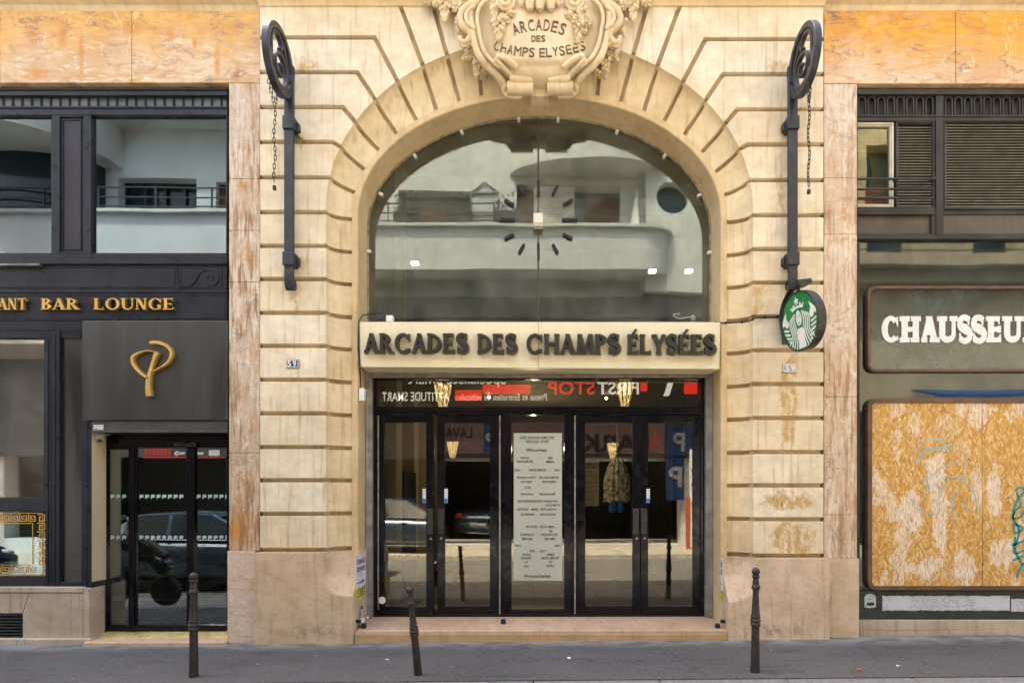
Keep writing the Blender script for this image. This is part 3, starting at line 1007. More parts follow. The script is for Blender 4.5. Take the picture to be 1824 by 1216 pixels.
# ---------------------------------------------------------------- arched window
YG = .56
aw = MB()
loop = jamb_loop(A3 + .02, B3 + .02, Z(640, YG))
aw.plate([loop], YG, YG + .012)
win = obj('arched_window', aw, GL_ARCH, bld)
fr = MB()
inner = jamb_loop(A3 - .025, B3 - .025, Z(640, YG))
fr.plate([jamb_loop(A3 + .03, B3 + .03, Z(640, YG))], YG - .012, YG + .05, [inner + [(ACX + A3 - .025, Z(640, YG) - .1), (ACX - A3 + .025, Z(640, YG) - .1)]])
obj('frame', fr, simple('window_edge_bead', (.30, .25, .16), .6, 0, .4, 14, .1), win)
obj('glass_seam', MB().pbox(957.3, 960.3, 200, 572, YG - .006, YG + .03), simple('seam_putty', (.075, .06, .04), .6), win)
for a, b, r_ in ((924, 212, 4), (994, 212, -4), (822, 234, 24), (1099, 234, -24), (739, 277, 40), (1184, 277, -40), (678, 345, 64), (1246, 347, -64), (657, 447, 90), (1264, 449, 90)):
    mb = MB()
    ca, sa = math.cos(R(r_)), math.sin(R(r_))
    cx, cz = X(a, YG - .04), Z(b, YG - .04)
    mb.prism([(cx + u * ca - v * sa, cz + u * sa + v * ca) for u, v in ((-.017, -.024), (.017, -.024), (.017, .024), (-.017, .024))], YG - .045, YG + .0)
    obj('clip', mb, WHITE, win, .003, 1)

# room behind the arch
RM = simple('dim_room_wall', (.10, .105, .08), .8, 0, .15, 2)
RMD = simple('dim_room_dark', (.03, .03, .026), .8, 0, .3, 2)
FL1 = 3.62
rm = MB()
rm.box(-2.6, 2.9, 6.0, 6.1, FL1, 8.0); rm.box(-2.7, -2.6, .6, 6.1, FL1, 8.0); rm.box(2.9, 3.0, .6, 6.1, FL1, 8.0)
rm.box(-2.6, 2.9, .62, 6, 6.9, 7.0)
for y in (1.6, 3.0, 4.4): rm.box(-2.6, 2.9, y, y + .25, 6.55, 6.9)
obj('upper_room', rm, RM, bld)
obj('upper_floor', MB().box(-2.6, 2.9, .62, 6, FL1 - .25, FL1), RMD, bld)
obj('shelving', MB().box(-1.9, -.6, 4.9, 5.9, FL1, FL1 + 1.0).box(-.2, 1.6, 5.0, 5.9, FL1, FL1 + 1.3), RMD, bld, .01)
obj('column', MB().box(X(703, 2.2), X(718, 2.2), 2.2, 2.45, FL1, 6.6), simple('yellow_column', (.36, .31, .06), .7), bld)
LAMPW = emit_mat('lit_lamp_white', (1.0, .93, .72), 3.5)
def lamp_mat():
    t = NT('lit_lamp_warm')
    s = t.noise(30, t.map((3, 3, .5)), detail=3)
    t.b.inputs['Emission Color'].default_value = (1.0, .72, .36, 1)
    t.link(t.rng(s, .42, .66, .04, .42), t.b.inputs['Emission Strength'])
    return t.done((.5, .36, .16), .3)
LAMPY = lamp_mat()
for a, b in ((738, 467), (1163, 481), (1228, 481)):
    y = 3.2
    cx, cz = X(a, y), Z(b, y)
    mb = MB().box(cx - .06, cx + .06, y, y + .1, cz - .024, cz + .02)
    tag(obj('ceiling_light', mb, LAMPW, None, .01), {738: 'small lit ceiling light seen behind the left half of the arched glass', 1163: 'small lit ceiling light behind the arched glass, left one of the right-hand pair', 1228: 'small lit ceiling light behind the arched glass beside the right jamb'}[a], 'ceiling light', 'lit lights behind the arched window')
# ---------------------------------------------------------------- drawn capitals (serif, flared and slab) as unions of polygons
def arcp(cx, cy, a, b, ts, th, t0, t1, n=22):
    """piece of a bowl: outer radii a, b; side thickness ts, top thickness th; degrees"""
    o, i = [], []
    for k in range(n + 1):
        t = R(t0 + (t1 - t0) * k / n)
        o.append((cx + a * math.cos(t), cy + b * math.sin(t)))
        i.append((cx + (a - ts) * math.cos(t), cy + (b - th) * math.sin(t)))
    return o + i[::-1]
def rect(x0, x1, y0, y1): return [(x0, y0), (x1, y0), (x1, y1), (x0, y1)]
def bar(p, q, w0, w1=None):
    """slanting stroke with level ends; w is its horizontal width"""
    w1 = w0 if w1 is None else w1
    return [(p[0] - w0 / 2, p[1]), (p[0] + w0 / 2, p[1]), (q[0] + w1 / 2, q[1]), (q[0] - w1 / 2, q[1])]
def glyph(c, st, th, sl, sh, fl):
    """polygons and advance of one capital of height 1; st/th stem and hairline, sl/sh serif length and thickness, fl flare"""
    P = []
    def ser(x, y, w=st, l=sl, r=sl):
        d = 1 if y < .5 else -1
        P.append([(x - w / 2 - l, y), (x + w / 2 + r, y), (x + w / 2 + r, y + d * sh), (x + w / 2, y + d * (sh + fl)), (x - w / 2, y + d * (sh + fl)), (x - w / 2 - l, y + d * sh)])
    def stem(x, y0=0, y1=1, s0=True, s1=True, w=st):
        P.append(rect(x - w / 2, x + w / 2, y0, y1))
        if s0: ser(x, y0, w)
        if s1: ser(x, y1, w)
    def arm(x0, x1, y, up):
        """horizontal arm with a beak"""
        P.append(rect(x0, x1, y - th / 2, y + th / 2))
        if up: P.append([(x1 - .02, y), (x1 - sh - fl * .4, y), (x1 - .02 - sh * .2, y + up * (.12 + sl * .9)), (x1 + .01, y + up * (.12 + sl * .9))])
    h = st / 2
    if c == 'A':
        P += [bar((.10, 0), (.40, 1), th * 1.15), bar((.68, 0), (.38, 1), st * 1.05), rect(.18, .62, .28, .28 + th)]
        ser(.10, 0, th); ser(.68, 0, st)
        w = .78
    elif c == 'B':
        stem(h + sl)
        x = h + sl
        P += [arcp(x, .755, .42, .245, st * .9, th, -90, 90), arcp(x, .27, .48, .27, st, th, -90, 90), rect(x, x + .02, .5, .54)]
        w = x + .50
    elif c == 'C' or c == 'G':
        P += [arcp(.48, .5, .46, .515, st, th, 42, 318, 36)]
        P.append([(.80, .60), (.84, .60), (.84, .98), (.79, .98), (.70, .86)])
        if c == 'C': P.append([(.84, .25), (.86, .10), (.80, .06), (.74, .16), (.80, .25)])
        else:
            P.append(rect(.84 - st, .84, .06, .42)); P.append(rect(.84 - st - sl, .84 + sl * .6, .42 - sh, .42))
        w = .90
    elif c == 'D':
        x = h + sl
        stem(x)
        P.append(arcp(x, .5, .64, .5, st, th, -90, 90, 30))
        w = x + .67
    elif c in 'ÉE':
        x = h + sl
        stem(x, s0=True, s1=True)
        arm(x, x + .44, 1 - th / 2, -1); arm(x, x + .50, th / 2, 1)
        P.append(rect(x, x + .34, .5 - th / 2, .5 + th / 2)); P.append(rect(x + .31, x + .31 + sh, .5 - .10 - sl * .3, .5 + .10 + sl * .3))
        w = x + .54
        if c == 'É': P.append([(x + .12, 1.05), (x + .22, 1.05), (x + .42, 1.25), (x + .30, 1.28)])
    elif c == 'H':
        x = h + sl
        stem(x); stem(x + .56); P.append(rect(x, x + .56, .5 - th / 2, .5 + th / 2))
        w = x * 2 + .56
    elif c == 'L':
        x = h + sl
        stem(x); arm(x, x + .48, th / 2, 1)
        w = x + .52
    elif c == 'M':
        P += [bar((.12, 0), (.18, 1), th * 1.1), bar((.46, 0), (.20, 1), st * .95), bar((.46, 0), (.74, 1), th * 1.1), bar((.86, 0), (.78, 1), st)]
        ser(.12, 0, th); ser(.86, 0, st)
        ser(.19, 1, th, sl, .02); ser(.78, 1, st * .8, .02, sl)
        w = .98
    elif c == 'N':
        P += [rect(.13 - th * .5, .13 + th * .5, 0, 1), rect(.66 - th * .5, .66 + th * .5, 0, 1), bar((.64, 0), (.16, 1), st * 1.1)]
        ser(.13, 0, th); ser(.66, 1, th); ser(.14, 1, th, sl, 0)
        w = .80
    elif c == 'O':
        P += [arcp(.50, .5, .47, .52, st, th, -91, 90, 30), arcp(.50, .5, .47, .52, st, th, 89, 271, 30)]
        w = .98
    elif c == 'P' or c == 'R':
        x = h + sl
        stem(x)
        P += [arcp(x, .73, .46, .27, st * .95, th, -90, 90)]
        w = x + .48
        if c == 'R':
            P.append([(x + .12, .48), (x + .33, .50), (x + .64, 0), (x + .64 - st * 1.25, 0)])
            P.append(rect(x + .50 - st * .6, x + .66 + sl * .6, 0, sh))
            w = x + .64
    elif c == 'S':
        pts, ww = [], []
        for k in range(25):
            t = R(30 + 240 * k / 24); pts.append((.33 + .235 * math.cos(t), .745 + .205 * math.sin(t)))
        for k in range(1, 25):
            t = R(90 - 240 * k / 24); pts.append((.34 + .265 * math.cos(t), .27 + .215 * math.sin(t)))
        n = len(pts)
        for k in range(n):
            q = k / (n - 1)
            ww.append((th * .55 + (st - th) * .62 * math.exp(-((q - .5) / .17) ** 2) + .012))
        l, r = [], []
        for k in range(n):
            a, b = pts[max(0, k - 1)], pts[min(n - 1, k + 1)]
            tx, ty = b[0] - a[0], b[1] - a[1]
            d = math.hypot(tx, ty)
            l.append((pts[k][0] - ty / d * ww[k], pts[k][1] + tx / d * ww[k])); r.append((pts[k][0] + ty / d * ww[k], pts[k][1] - tx / d * ww[k]))
        for k in range(n - 1): P.append([l[k], l[k + 1], r[k + 1], r[k]])
        P.append([(.50, .66), (.56, .66), (.58, 1.0), (.53, 1.0), (.46, .86)]); P.append([(.07, .36), (.13, .36), (.20, .14), (.10, 0), (.06, 0)])
        w = .68
    elif c == 'T':
        P.append(rect(.36 - h, .36 + h, 0, 1)); ser(.36, 0)
        P += [rect(.03, .69, 1 - th, 1), [(.03, 1), (.03 + sh, 1), (.02 + sh * .8, .74), (0, .74)], [(.69, 1), (.69 - sh, 1), (.70 - sh * .8, .74), (.72, .74)]]
        w = .72
    elif c == 'U':
        x = h + sl; x2 = x + .52 + (st - th) / 2
        P += [rect(x - h, x + h, .3, 1), rect(x2 - th / 2, x2 + th / 2, .3, 1)]
        cx = (x - h + x2 + th / 2) / 2; a = (x2 + th / 2 - x + h) / 2
        m = 24
        o, i = [], []
        for k in range(m + 1):
            t = R(180 + 180 * k / m)
            ts = st + (th - st) * k / m
            o.append((cx + a * math.cos(t), .32 + .335 * math.sin(t)))
            i.append((cx + (a - ts) * math.cos(t), .32 + (.335 - th * 1.3) * math.sin(t)))
        for k in range(m): P.append([o[k], o[k + 1], i[k + 1], i[k]])
        ser(x, 1); ser(x2, 1, th)
        w = x2 + th / 2 + sl
    elif c == 'Y':
        P += [rect(.38 - h, .38 + h, 0, .46), bar((.38, .40), (.12, 1), st * .95, st), bar((.40, .40), (.66, 1), th * 1.1)]
        ser(.38, 0); ser(.12, 1, st); ser(.66, 1, th)
        w = .76
    else:
        w = .45
    return P, w
def capitals(mb, s, px0, px1, py_base, py_top, y0, y1, style, gap=.06, space=.34, slope=0.0):
    """word of drawn capitals fitted between two photo columns; slope = px the far end drops"""
    gl = []
    u = 0
    for c in s:
        if c == ' ': u += space; continue
        p, w = glyph(c, *style)
        gl.append((u, p)); u += w + gap
    u -= gap
    k = (px1 - px0) / u
    for u0, p in gl:
        q = [[(X(px0 + (u0 + a) * k, y0), Z(py_base + slope * (u0 + a) / u + (py_top - py_base) * b, y0)) for a, b in poly] for poly in p]
        mb.plate(q, y0, y1)
    return mb
FLARE = (.205, .135, .035, .05, .11)
BOOK = (.20, .075, .085, .045, .04)
SLAB = (.30, .19, .10, .19, .0)

# ---------------------------------------------------------------- fascia sign over the doors
SY = .12
sg = thing('fascia_sign', (ACX, SY, Z(655, SY)), 'long cream sign box with raised dark capitals spelling the arcade name above the doors', 'sign')
mb = MB()
mb.plate([[(X(640, SY), Z(573, SY)), (X(641.5, SY), Z(653, SY)), (X(1282, SY), Z(657, SY)), (X(1283, SY), Z(573.5, SY))]], SY, .50)
obj('sign_box', mb, SIGNCREAM, sg, .008, 2)
obj('panel_seam', MB().pbox(958.6, 959.6, 574, 655, SY - .0015, SY + .004), simple('seam_shadow_gap', (.30, .24, .12), .7), sg)
RIMG = simple('letter_side_green', (.25, .26, .07), .5)
for w, a, b in (('ARCADES', 648, 834), ('DES', 850, 921), ('CHAMPS', 937, 1105), ('ÉLYSÉES', 1118, 1275)):
    mb = MB()
    capitals(mb, w, a, b, 628 + (a - 648) * .004, 593 + (a - 648) * .004, SY - .085, SY - .025, FLARE, .06, slope=.5)
    lt = obj('lettering', mb, LETTER, sg)
    mb = MB()
    capitals(mb, w, a + 1.5, b + 2, 630.5 + (a - 648) * .004, 594 + (a - 648) * .004, SY - .027, SY - .002, FLARE, .06, slope=.5)
    obj('letter_rim', mb, RIMG, lt)
mb = MB()
mb.tube([(X(641, .1), .11, Z(653, .1)), (X(637.5, .1), .105, Z(620, .1)), (X(639, .1), .105, Z(572, .1)), (X(646, .2), .2, Z(561, .2)), (X(664, .25), .25, Z(559, .25)), (X(680, .25), .25, Z(556, .25)), (X(688, .22), .22, Z(562, .22)), (X(676, .2), .2, Z(569, .2)), (X(655, .2), .2, Z(566, .2))], .007, 6)
mb.tube([(X(641, .2), .2, Z(655, .2)), (X(642, .25), .25, Z(675, .25)), (X(642, .25), .25, Z(692, .25))], .006, 6)
tag(obj('cable', mb, RUBBER), 'thin black cable looping over the left end of the cream sign box', 'cable')
mb = MB()
pts = bez([(X(1275, .13), .16, Z(572, .13)), (X(1290, .13), .15, Z(574, .13)), (X(1303, .1), .12, Z(574, .1)), (X(1330, .0), -.02, Z(573.5)), (X(1344, 0), -.025, Z(568)), (X(1370, 0), -.03, Z(566)), (X(1396, 0), -.03, Z(565))], 6)
mb.tube(pts, .008, 6)
for i in (8, 16, 22, 28, 33): mb.ball(pts[i], .016, 6, 5)
tag(obj('cable', mb, RUBBER), 'thin dark cable clipped along the stone from the sign box to the round sign', 'cable')
mb = MB().box(X(688, .2), X(700, .2), .18, .26, Z(573, .2), Z(562, .2))
tag(obj('junction_box', mb, WHITE, None, .006), 'small grey white junction box on top of the sign by the cable loop', 'junction box')
mb = MB()
c0 = (X(1234, .25), .25, Z(566, .25))
mb.ball(c0, .036, 10, 7, (1, .8, 1))
mb.tube(bez([(c0[0] - .04, .22, c0[2]), (c0[0] - .18, .2, c0[2] - .02), (c0[0] - .24, .22, c0[2] + .03), (c0[0] - .16, .22, c0[2] + .04)], 5), .008, 5)
tag(obj('cable_bundle', mb, ZINC), 'crumpled white cable bundle lying on the right end of the sign box', 'cable')
mb = MB().box(X(639.5, .17), X(649, .17), .165, .23, Z(713, .17), Z(691, .17))
mb.tube([(X(649, .2), .2, Z(697, .2)), (X(654, .2), .22, Z(694, .2)), (X(657, .2), .25, Z(696, .2))], .004, 5)
tag(obj('alarm_box', mb, WHITE, None, .005), 'small white wall box on the left jamb below the sign', 'alarm box')

# ---------------------------------------------------------------- entrance: step, shutter, transom, five bays
YD = .56
mb = MB()
zt0, zt1, zs = .132, .172, -.2
mb.add([(X(631, -.05), -.05, zt0), (X(1297, -.05), -.05, zt0 + .012), (X(1297, -.05), 1.1, zt1 + .03), (X(631, -.05), 1.1, zt1 + .03),
        (X(631, -.05), -.05, zs), (X(1297, -.05), -.05, zs), (X(1297, -.05), 1.1, zs), (X(631, -.05), 1.1, zs)], [(0, 1, 2, 3), (4, 7, 6, 5), (0, 4, 5, 1), (1, 5, 6, 2), (2, 6, 7, 3), (3, 7, 4, 0)])
stp = obj('doorstep', mb, STEPM, bld, .008, 2)
mb = MB().box(X(632, -.06), X(1296, -.06), -.058, -.04, -.2, zt0 - .028)
obj('riser', mb, stone_mat('riser_stone', (.56, .39, .20), (.50, .33, .17), (), .5), stp, .004)
mb = MB()
mb.pbox(657, 1269, 655, 671, .46, .75)
mb.pbox(657, 1269, 668, 672.5, .45, .47)
sh = obj('shutter_box', mb, simple('dusty_shutter_metal', (.26, .225, .18), .6, .3, .3, 9, .06, streak=.5), bld, .006)
for a in (722, 889, 895, 957, 974, 1084, 1091, 1103): obj('label_mark', MB().pbox(a - 2.5, a + 2.5, 658, 664, .456, .47), INK, sh)
mb = MB()
for pair in (((651, 655.2), (655.2, 662.5)), ((1264.4, 1270), (1257.5, 1264.4))):
    mb = MB()
    for k, (a, b) in enumerate(pair): mb.pbox(a, b, 657, 1098, .46 + .015 * k, .60)
    obj('shutter_rail', mb, ZINC, bld, .004)

def bayframe(mb, a, b, c, d, t, y=YD, tb=None, dep=.06):
    tb = tb or t
    mb.pbox(a, a + t, c, d, y, y + dep); mb.pbox(b - t, b, c, d, y, y + dep)
    mb.pbox(a + t, b - t, c, c + t, y + .001, y + dep - .001); mb.pbox(a + t, b - t, d - tb, d, y + .001, y + dep - .001)
    return mb
# outer frame: head, jambs, posts
mb = MB()
mb.pbox(663, 671, 672, 1096, YD - .02, YD + .10); mb.pbox(1248, 1257.3, 672, 1097, YD - .02, YD + .10)
mb.pbox(671, 1248, 724, 738, YD - .015, YD + .10); mb.pbox(671, 1248, 727, 732, YD - .04, YD)
mb.pbox(671, 1248, 671, 675, YD - .015, YD + .1)
for a, b in ((885, 894), (897, 911), (1005, 1017), (1020, 1029)):
    mb.pbox(a, b, 738, 1096, YD - .012, YD + .10)
mb.pbox(893, 898, 738, 1096, YD + .012, YD + .10); mb.pbox(1016, 1021, 738, 1096, YD + .012, YD + .10)
mb.pbox(910, 1006, 1086, 1096, YD + .001, YD + .08)
mb.pbox(666, 1254, 1093, 1098, YD - .025, YD + .12)
ent = obj('door_frame', mb, BLACK, bld, .004)
obj('post_trim', MB().pbox(889, 891.5, 740, 1093, YD - .02, YD - .01).pbox(1023, 1025.5, 740, 1093, YD - .02, YD - .01).pbox(672.5, 675, 740, 1085, YD - .03, YD - .018), simple('worn_steel_edge', (.35, .33, .31), .35, .8, .3, 12), ent)
mb = MB().pbox(671, 1248, 674, 725, YD + .03, YD + .038)
tr = obj('transom_window', mb, GL_DOOR, bld)
mb = MB().pbox(911, 1005, 738, 1088, YD + .03, YD + .038)
mid = obj('fixed_panel', mb, GL_DOOR, bld)
# four glazed doors; the first stands ajar
def door(a, b, hinge, ajar, hx, sticker):
    y = YD + .005
    e = thing('door', (X(a if hinge == 'L' else b, y), y, Z(1096, y)), None, None)
    COL.objects.unlink(e); bpy.data.objects.remove(e)
    fr_ = MB()
    bayframe(fr_, a, b, 739, 1095, 13.5, y, 15, .05)
    if ajar:    # swing about the hinge edge
        hx0 = X(a, y)
        def tw(m):
            ca, sa = math.cos(R(ajar)), math.sin(R(ajar))
            m.v = [(hx0 + (p[0] - hx0) * ca + (p[1] - y) * sa, y - (p[0] - hx0) * sa + (p[1] - y) * ca, p[2]) for p in m.v]
            return m
    else:
        tw = lambda m: m
    dr = obj('door', tw(fr_), BLACK, bld, .004)
    obj('glass', tw(MB().pbox(a + 13, b - 13, 752, 1081, y + .02, y + .028)), GL_DOOR, dr)
    h = MB()
    h.pbox(hx - 5.5, hx + 5.5, 905, 951, y - .05, y - .012); h.pbox(hx - 3, hx + 3, 912, 916, y - .02, y + .01); h.pbox(hx - 3, hx + 3, 940, 944, y - .02, y + .01)
    obj('handle', tw(h), simple('door_pull_plastic', (.025, .025, .028), .35), dr, .005)
    obj('lock', tw(MB().lathe([(.016, -.012), (.016, .01)], (X(hx + 1, y), y, Z(958, y)), 12, 'y')), ZINC, dr)
    if sticker:
        s_ = obj('sticker', tw(MB().pbox(sticker - 3, sticker + 3, 870, 895, y - .003, y + .001)), PAPER, dr)
        obj('print', tw(MB().pbox(sticker - 2.6, sticker + 2.6, 887.5, 894.5, y - .005, y - .0025)), BLUE, s_)
        q = MB()
        for i, cch in enumerate('TIREZ' if sticker != 757 else 'TIREZ'): q.text(cch, X(sticker, y), Z(875 + i * 2.6, y), .012, y - .004, None)
        obj('lettering', tw(q), INK, dr)
    return dr
d1 = door(671, 774, 'L', 4.5, 768, 757)
d2 = door(779, 886, 'R', 0, 785, 794.5)
d3 = door(1029, 1140.3, 'L', 0, 1133, None)
d4 = door(1141.2, 1248, 'R', 0, 1147, 1154.5)
mb = MB().lathe([(.045, -.004), (.045, .0)], (X(681, YD), YD - .012, Z(1068, YD)), 20, 'y')
tag(obj('round_sticker', mb, PAPER), 'small round white sticker low on the leftmost glass door', 'sticker')

# directory board behind the middle pane
brd = thing('directory_board', (X(958, .62), .62, Z(1035, .62)), 'tall pale grey-green directory board with lines of black print behind the middle glass', 'notice board')
yb = YD - .004
# fixed on the street side of the middle pane
obj('board', MB().pbox(915, 1001, 771, 1033, yb, yb + .03), simple('grey_green_board', (.46, .49, .41), .6, 0, .04, 2), brd)
mb = MB()
def ln(s, px, py, w, h=4.2):
    mb.text(s, X(px, yb), Z(py + h / 2, yb), h / 143, yb - .002, None, w / 143, .012)
for a in (('GALERIE "ARCADES DES CHAMPS ELYSEES"', 957, 779, 62, 5), ('40 BOUTIQUES - 40 SHOPS', 957, 786, 40, 5), ('59/59 bis rue de Ponthieu', 956, 801, 36, 5.5), ('PRINCE PALACE', 935, 815, 15), ('"ARCADES DES CHAMPS ELYSEES"', 935, 821.5, 29),
          ('QUEEN', 980, 815, 9), ('MEMBERSHIP', 980, 822, 14), ('Escalier D', 922, 836.5, 10), ('"ARCADES DES CHAMPS ELYSEES"', 957, 836.5, 31), ('Escalier E', 993, 836.5, 10),
          ('"PARTNERS BEAUTE 1er ETAGE 1/F 1"', 938, 850, 35), ('"DANCE, CLUB DES CHAMPS ELYSEES"', 978, 850, 36), ('INSTITUT DE BEAUTE', 938, 857.5, 20), ('DANSE DES CELEBRITES', 978, 857.5, 25), ('5e ETAGE', 940, 868, 11),
          ('Entree de l\'avocat', 939, 879, 22), ('Tailleur Dame prix quart DAMP', 975, 879, 28), ('"AGENCE PARTENAIRES DES BUREAUX DE NUIT"  A.P.E.E.D DES BUS. ARCADES', 957, 892, 72), ('"Et l\'ARC DES CHAMPS ELYSEES"', 985, 899, 27),
          ('"PALACE DE TITRE SECS"', 931, 906.5, 21), ('PRIMAVERA S.F.', 953, 906.5, 13), ('PRIVE ET LA LIQUIDATION', 977, 906.5, 28), ('BE DE COIFFEURE D\'EMPLOI', 940, 915.5, 24), ('"ROUGE COULEUR DES SOINS"', 976, 915.5, 27),
          ('L\'INSTITUT DES TABLES', 947, 937.5, 21), ('TAILLEUR DE - COMMUNES', 974, 937.5, 26), ('SOIE', 981, 945, 6), ('"L\'ECHOPE DES SACS & CO"', 939, 951.5, 26), ('"PALACE DE L\'INSTITUT ELYSEE"', 979, 951.5, 29), ('GENERAL VINTAGE', 939, 959, 19), ('TAILLEUR COMMUNE', 979, 959, 19),
          ('Escalier G', 923, 970.5, 10), ('Escalier H', 993, 970.5, 9), ('WINES', 948, 980.5, 9), ('ELLE 2 P', 968, 980.5, 12), ('PARCO DEALER', 938, 987, 15), ('EVENEMENT', 981, 987, 14), ('"PALAIS DES GLACES"', 937, 993, 20), ('CALIN DES CHAMPS ELYSEES', 980, 993, 32), ('1er ET', 937, 1000, 6), ('SHOP', 981, 1000, 6), ('RESTO', 938, 1008, 8), ('BAR DISCO 2', 981, 1007, 15), ('76/78 Avenue des Champs-Elysées', 957, 1025, 48, 6)):
    ln(*a)
obj('lettering', mb, INK, brd)

# ---------------------------------------------------------------- arcade inside
INW = simple('arcade_tan_wall', (.40, .34, .21), .5, 0, .12, 2)
INF = NT('arcade_floor_tiles')
bk = INF.n('ShaderNodeTexBrick'); INF.link(INF.map((1, 1, 1)), bk.inputs['Vector'])
bk.offset = 0; bk.inputs['Scale'].default_value = 2.2; bk.inputs['Mortar Size'].default_value = .012; bk.inputs['Brick Width'].default_value = 1; bk.inputs['Row Height'].default_value = 1
bk.inputs['Color1'].default_value = (.27, .22, .13, 1); bk.inputs['Color2'].default_value = (.23, .18, .10, 1); bk.inputs['Mortar'].default_value = (.12, .10, .06, 1)
INF = INF.done(bk.outputs[0], .22, 0, .4)
INDK = simple('arcade_dark_shop', (.012, .012, .014), .6, 0, .3, 2, spec=.15)
INC = simple('arcade_ceiling', (.12, .11, .09), .7, 0, .1, 2)
zf = .19
obj('arcade_floor', MB().box(-2.05, 2.2, .68, 8.6, -.1, zf), INF, bld)
mb = MB().box(-2.3, -2.05, .62, 8.6, zf, 3.37)
for y in (1.2, 2.4, 3.7): mb.box(-2.05, -1.85, y, y + .35, zf, 3.37)
mb.box(-2.05, 2.2, 8.2, 8.5, zf, .9)
obj('arcade_wall', mb, INW, bld, .01)
obj('arcade_ceiling', MB().box(-2.3, 2.4, .66, 8.6, 3.37 - .12, 3.37), INC, bld)
mb = MB().box(-2.05, 2.2, 6.6, 6.7, zf + .75, 3.2).box(2.05, 2.3, 1.9, 6.6, zf + .5, 2.9).box(2.2, 2.4, .62, 8.6, zf, 3.37).box(-1.9, -1.82, 1.56, 2.38, zf + .05, 2.0)
obj('shop_windows', mb, INDK, bld)
obj('floor_grating', MB().box(-1.84, -1.55, 1.0, 4.5, zf + .001, zf + .006).box(1.4, 1.6, 2.3, 2.9, zf + .001, zf + .006), INDK, bld)
# clothes, sign and lamps seen through the doors
def at(px, py, y): return (X(px, y), y, Z(py, y))
c0 = at(1099, 892, 4.2)
rw = []
for i in range(15):
    t = i / 14
    hw = .06 + .17 * min(1, t * 2.2) ** .6 * (1 + .10 * t)
    rw.append([(c0[0] + hw * math.sin(2 * PI * j / 28) * (1 + .07 * math.sin(j * 2.1 + i)), 4.2 - .09 * math.cos(2 * PI * j / 28) * (1 + .25 * math.sin(j * 3)), c0[2] + .80 * (1 - t) + .03 * math.sin(j * 1.7) * t) for j in range(29)])
tp = NT('camouflage_print')
nz = tp.noise(15, detail=3)
tp = tp.done(tp.ramp(nz, [(.38, (.14, .14, .13)), (.48, (.52, .50, .44)), (.62, (.74, .72, .66))]), .9)
sh_ = thing('hanging_garment', (c0[0], 4.2, c0[2] + .9), 'grey patterned loose top over blue cloth hanging inside the arcade behind the third door', 'garment')
obj('top', MB().grid(rw), tp, sh_)
mb = MB()
for s in (-1, 1): mb.tube([(c0[0] + s * .07, 4.2, c0[2] + .06), (c0[0] + s * .075, 4.19, c0[2] - .08), (c0[0] + s * .08, 4.2, c0[2] - .2)], [.075, .08, .075], 10)
obj('blue_cloth', mb, simple('blue_cloth', (.01, .16, .55), .9), sh_)
obj('hanger', MB().tube([(c0[0], 4.2, c0[2] + .78), (c0[0], 4.2, 3.26)], .012, 6), GREY, sh_)
p0 = thing('notice', (X(1051, .62), .62, Z(900, .62)), 'cream notice sheet with a few dark printed lines behind the third glass door', 'notice')
obj('sheet', MB().pbox(1031, 1067, 820, 901, .66, .672), simple('cream_notice', (.42, .38, .29), .7), p0)
mb = MB()
for i, (s, a, w) in enumerate((('MEN\'S FASHION ET', 1049, 31), ('ACCESSOIRES', 1048, 30), ('un     Styliste', 1044, 22), ('TEL     Boutique', 1044, 24), ('sur l\'Avenue des', 1048, 30), ('professionnel', 1045, 20), ('Lamoureux', 1051, 20), ('01 42 89 41 39', 1046, 22))):
    mb.text(s, X(a, .66), Z((828, 834, 841, 847, 860, 869, 876, 890)[i], .66), .028, .657, None, w / 140)
obj('lettering', mb, INK, p0)
def sconce(px, py, y, s):
    c = at(px, py, y)
    t = thing('wall_sconce', (c[0], y, c[2]), s, 'lamp', 'lit crystal lamps in the arcade')
    ms = MB().lathe([(.05, -.17), (.07, -.1), (.095, 0), (.115, .10), (.12, .15)], c, 14)
    obj('lamp_shade', ms, LAMPY, t)
    m2 = MB().lathe([(.125, .15), (.125, .165)], c, 14).lathe([(.055, -.19), (.055, -.17)], c, 14)
    for k in range(9):
        a = 2 * PI * k / 9
        m2.tube([(c[0] + .058 * math.cos(a), y + .058 * math.sin(a), c[2] - .17), (c[0] + .125 * math.cos(a), y + .125 * math.sin(a), c[2] + .155)], .006, 5)
    m2.tube([(c[0], y, c[2] + .16), (c[0], y, 3.26)], .012, 6)
    obj('holder', m2, simple('brass', (.45, .28, .08), .3, .9), t)
sconce(789, 705, 1.3, 'lit gold crystal lamp behind the transom glass above the second door')
sconce(1113, 702, 1.3, 'lit gold crystal lamp behind the transom glass above the third door')
sconce(806, 800, 5.6, 'small distant lit lamp seen through the second door')
sconce(1091, 802, 5.6, 'small distant lit lamp seen through the third door beside the patterned top')
for px, py, y, l in ((675, 706, 2.0, 'tiny lit spotlight at the left end of the transom glass'), (871, 707, 2.6, 'tiny lit spotlight in the transom under the red panel reflection'), (1080, 709, 2.6, 'tiny lit spotlight in the transom just left of the right crystal lamp'),
                     (1170, 823, 3.5, 'tiny lit spot, upper one of those behind the rightmost door'), (1170, 860, 3.5, 'tiny lit spot under another behind the rightmost door'), (1183, 860, 3.5, 'tiny lit spot, rightmost of those behind the rightmost door')):
    c = at(px, py, y)
    tag(obj('spotlight', MB().ball(c, .022, 8, 6), LAMPW), l, 'spotlight', 'lit spotlights in the arcade')
pl_d = bpy.data.lights.new('arcade_lamp_light', 'POINT'); pl_d.energy = 7; pl_d.color = (1, .82, .55); pl_d.shadow_soft_size = .02
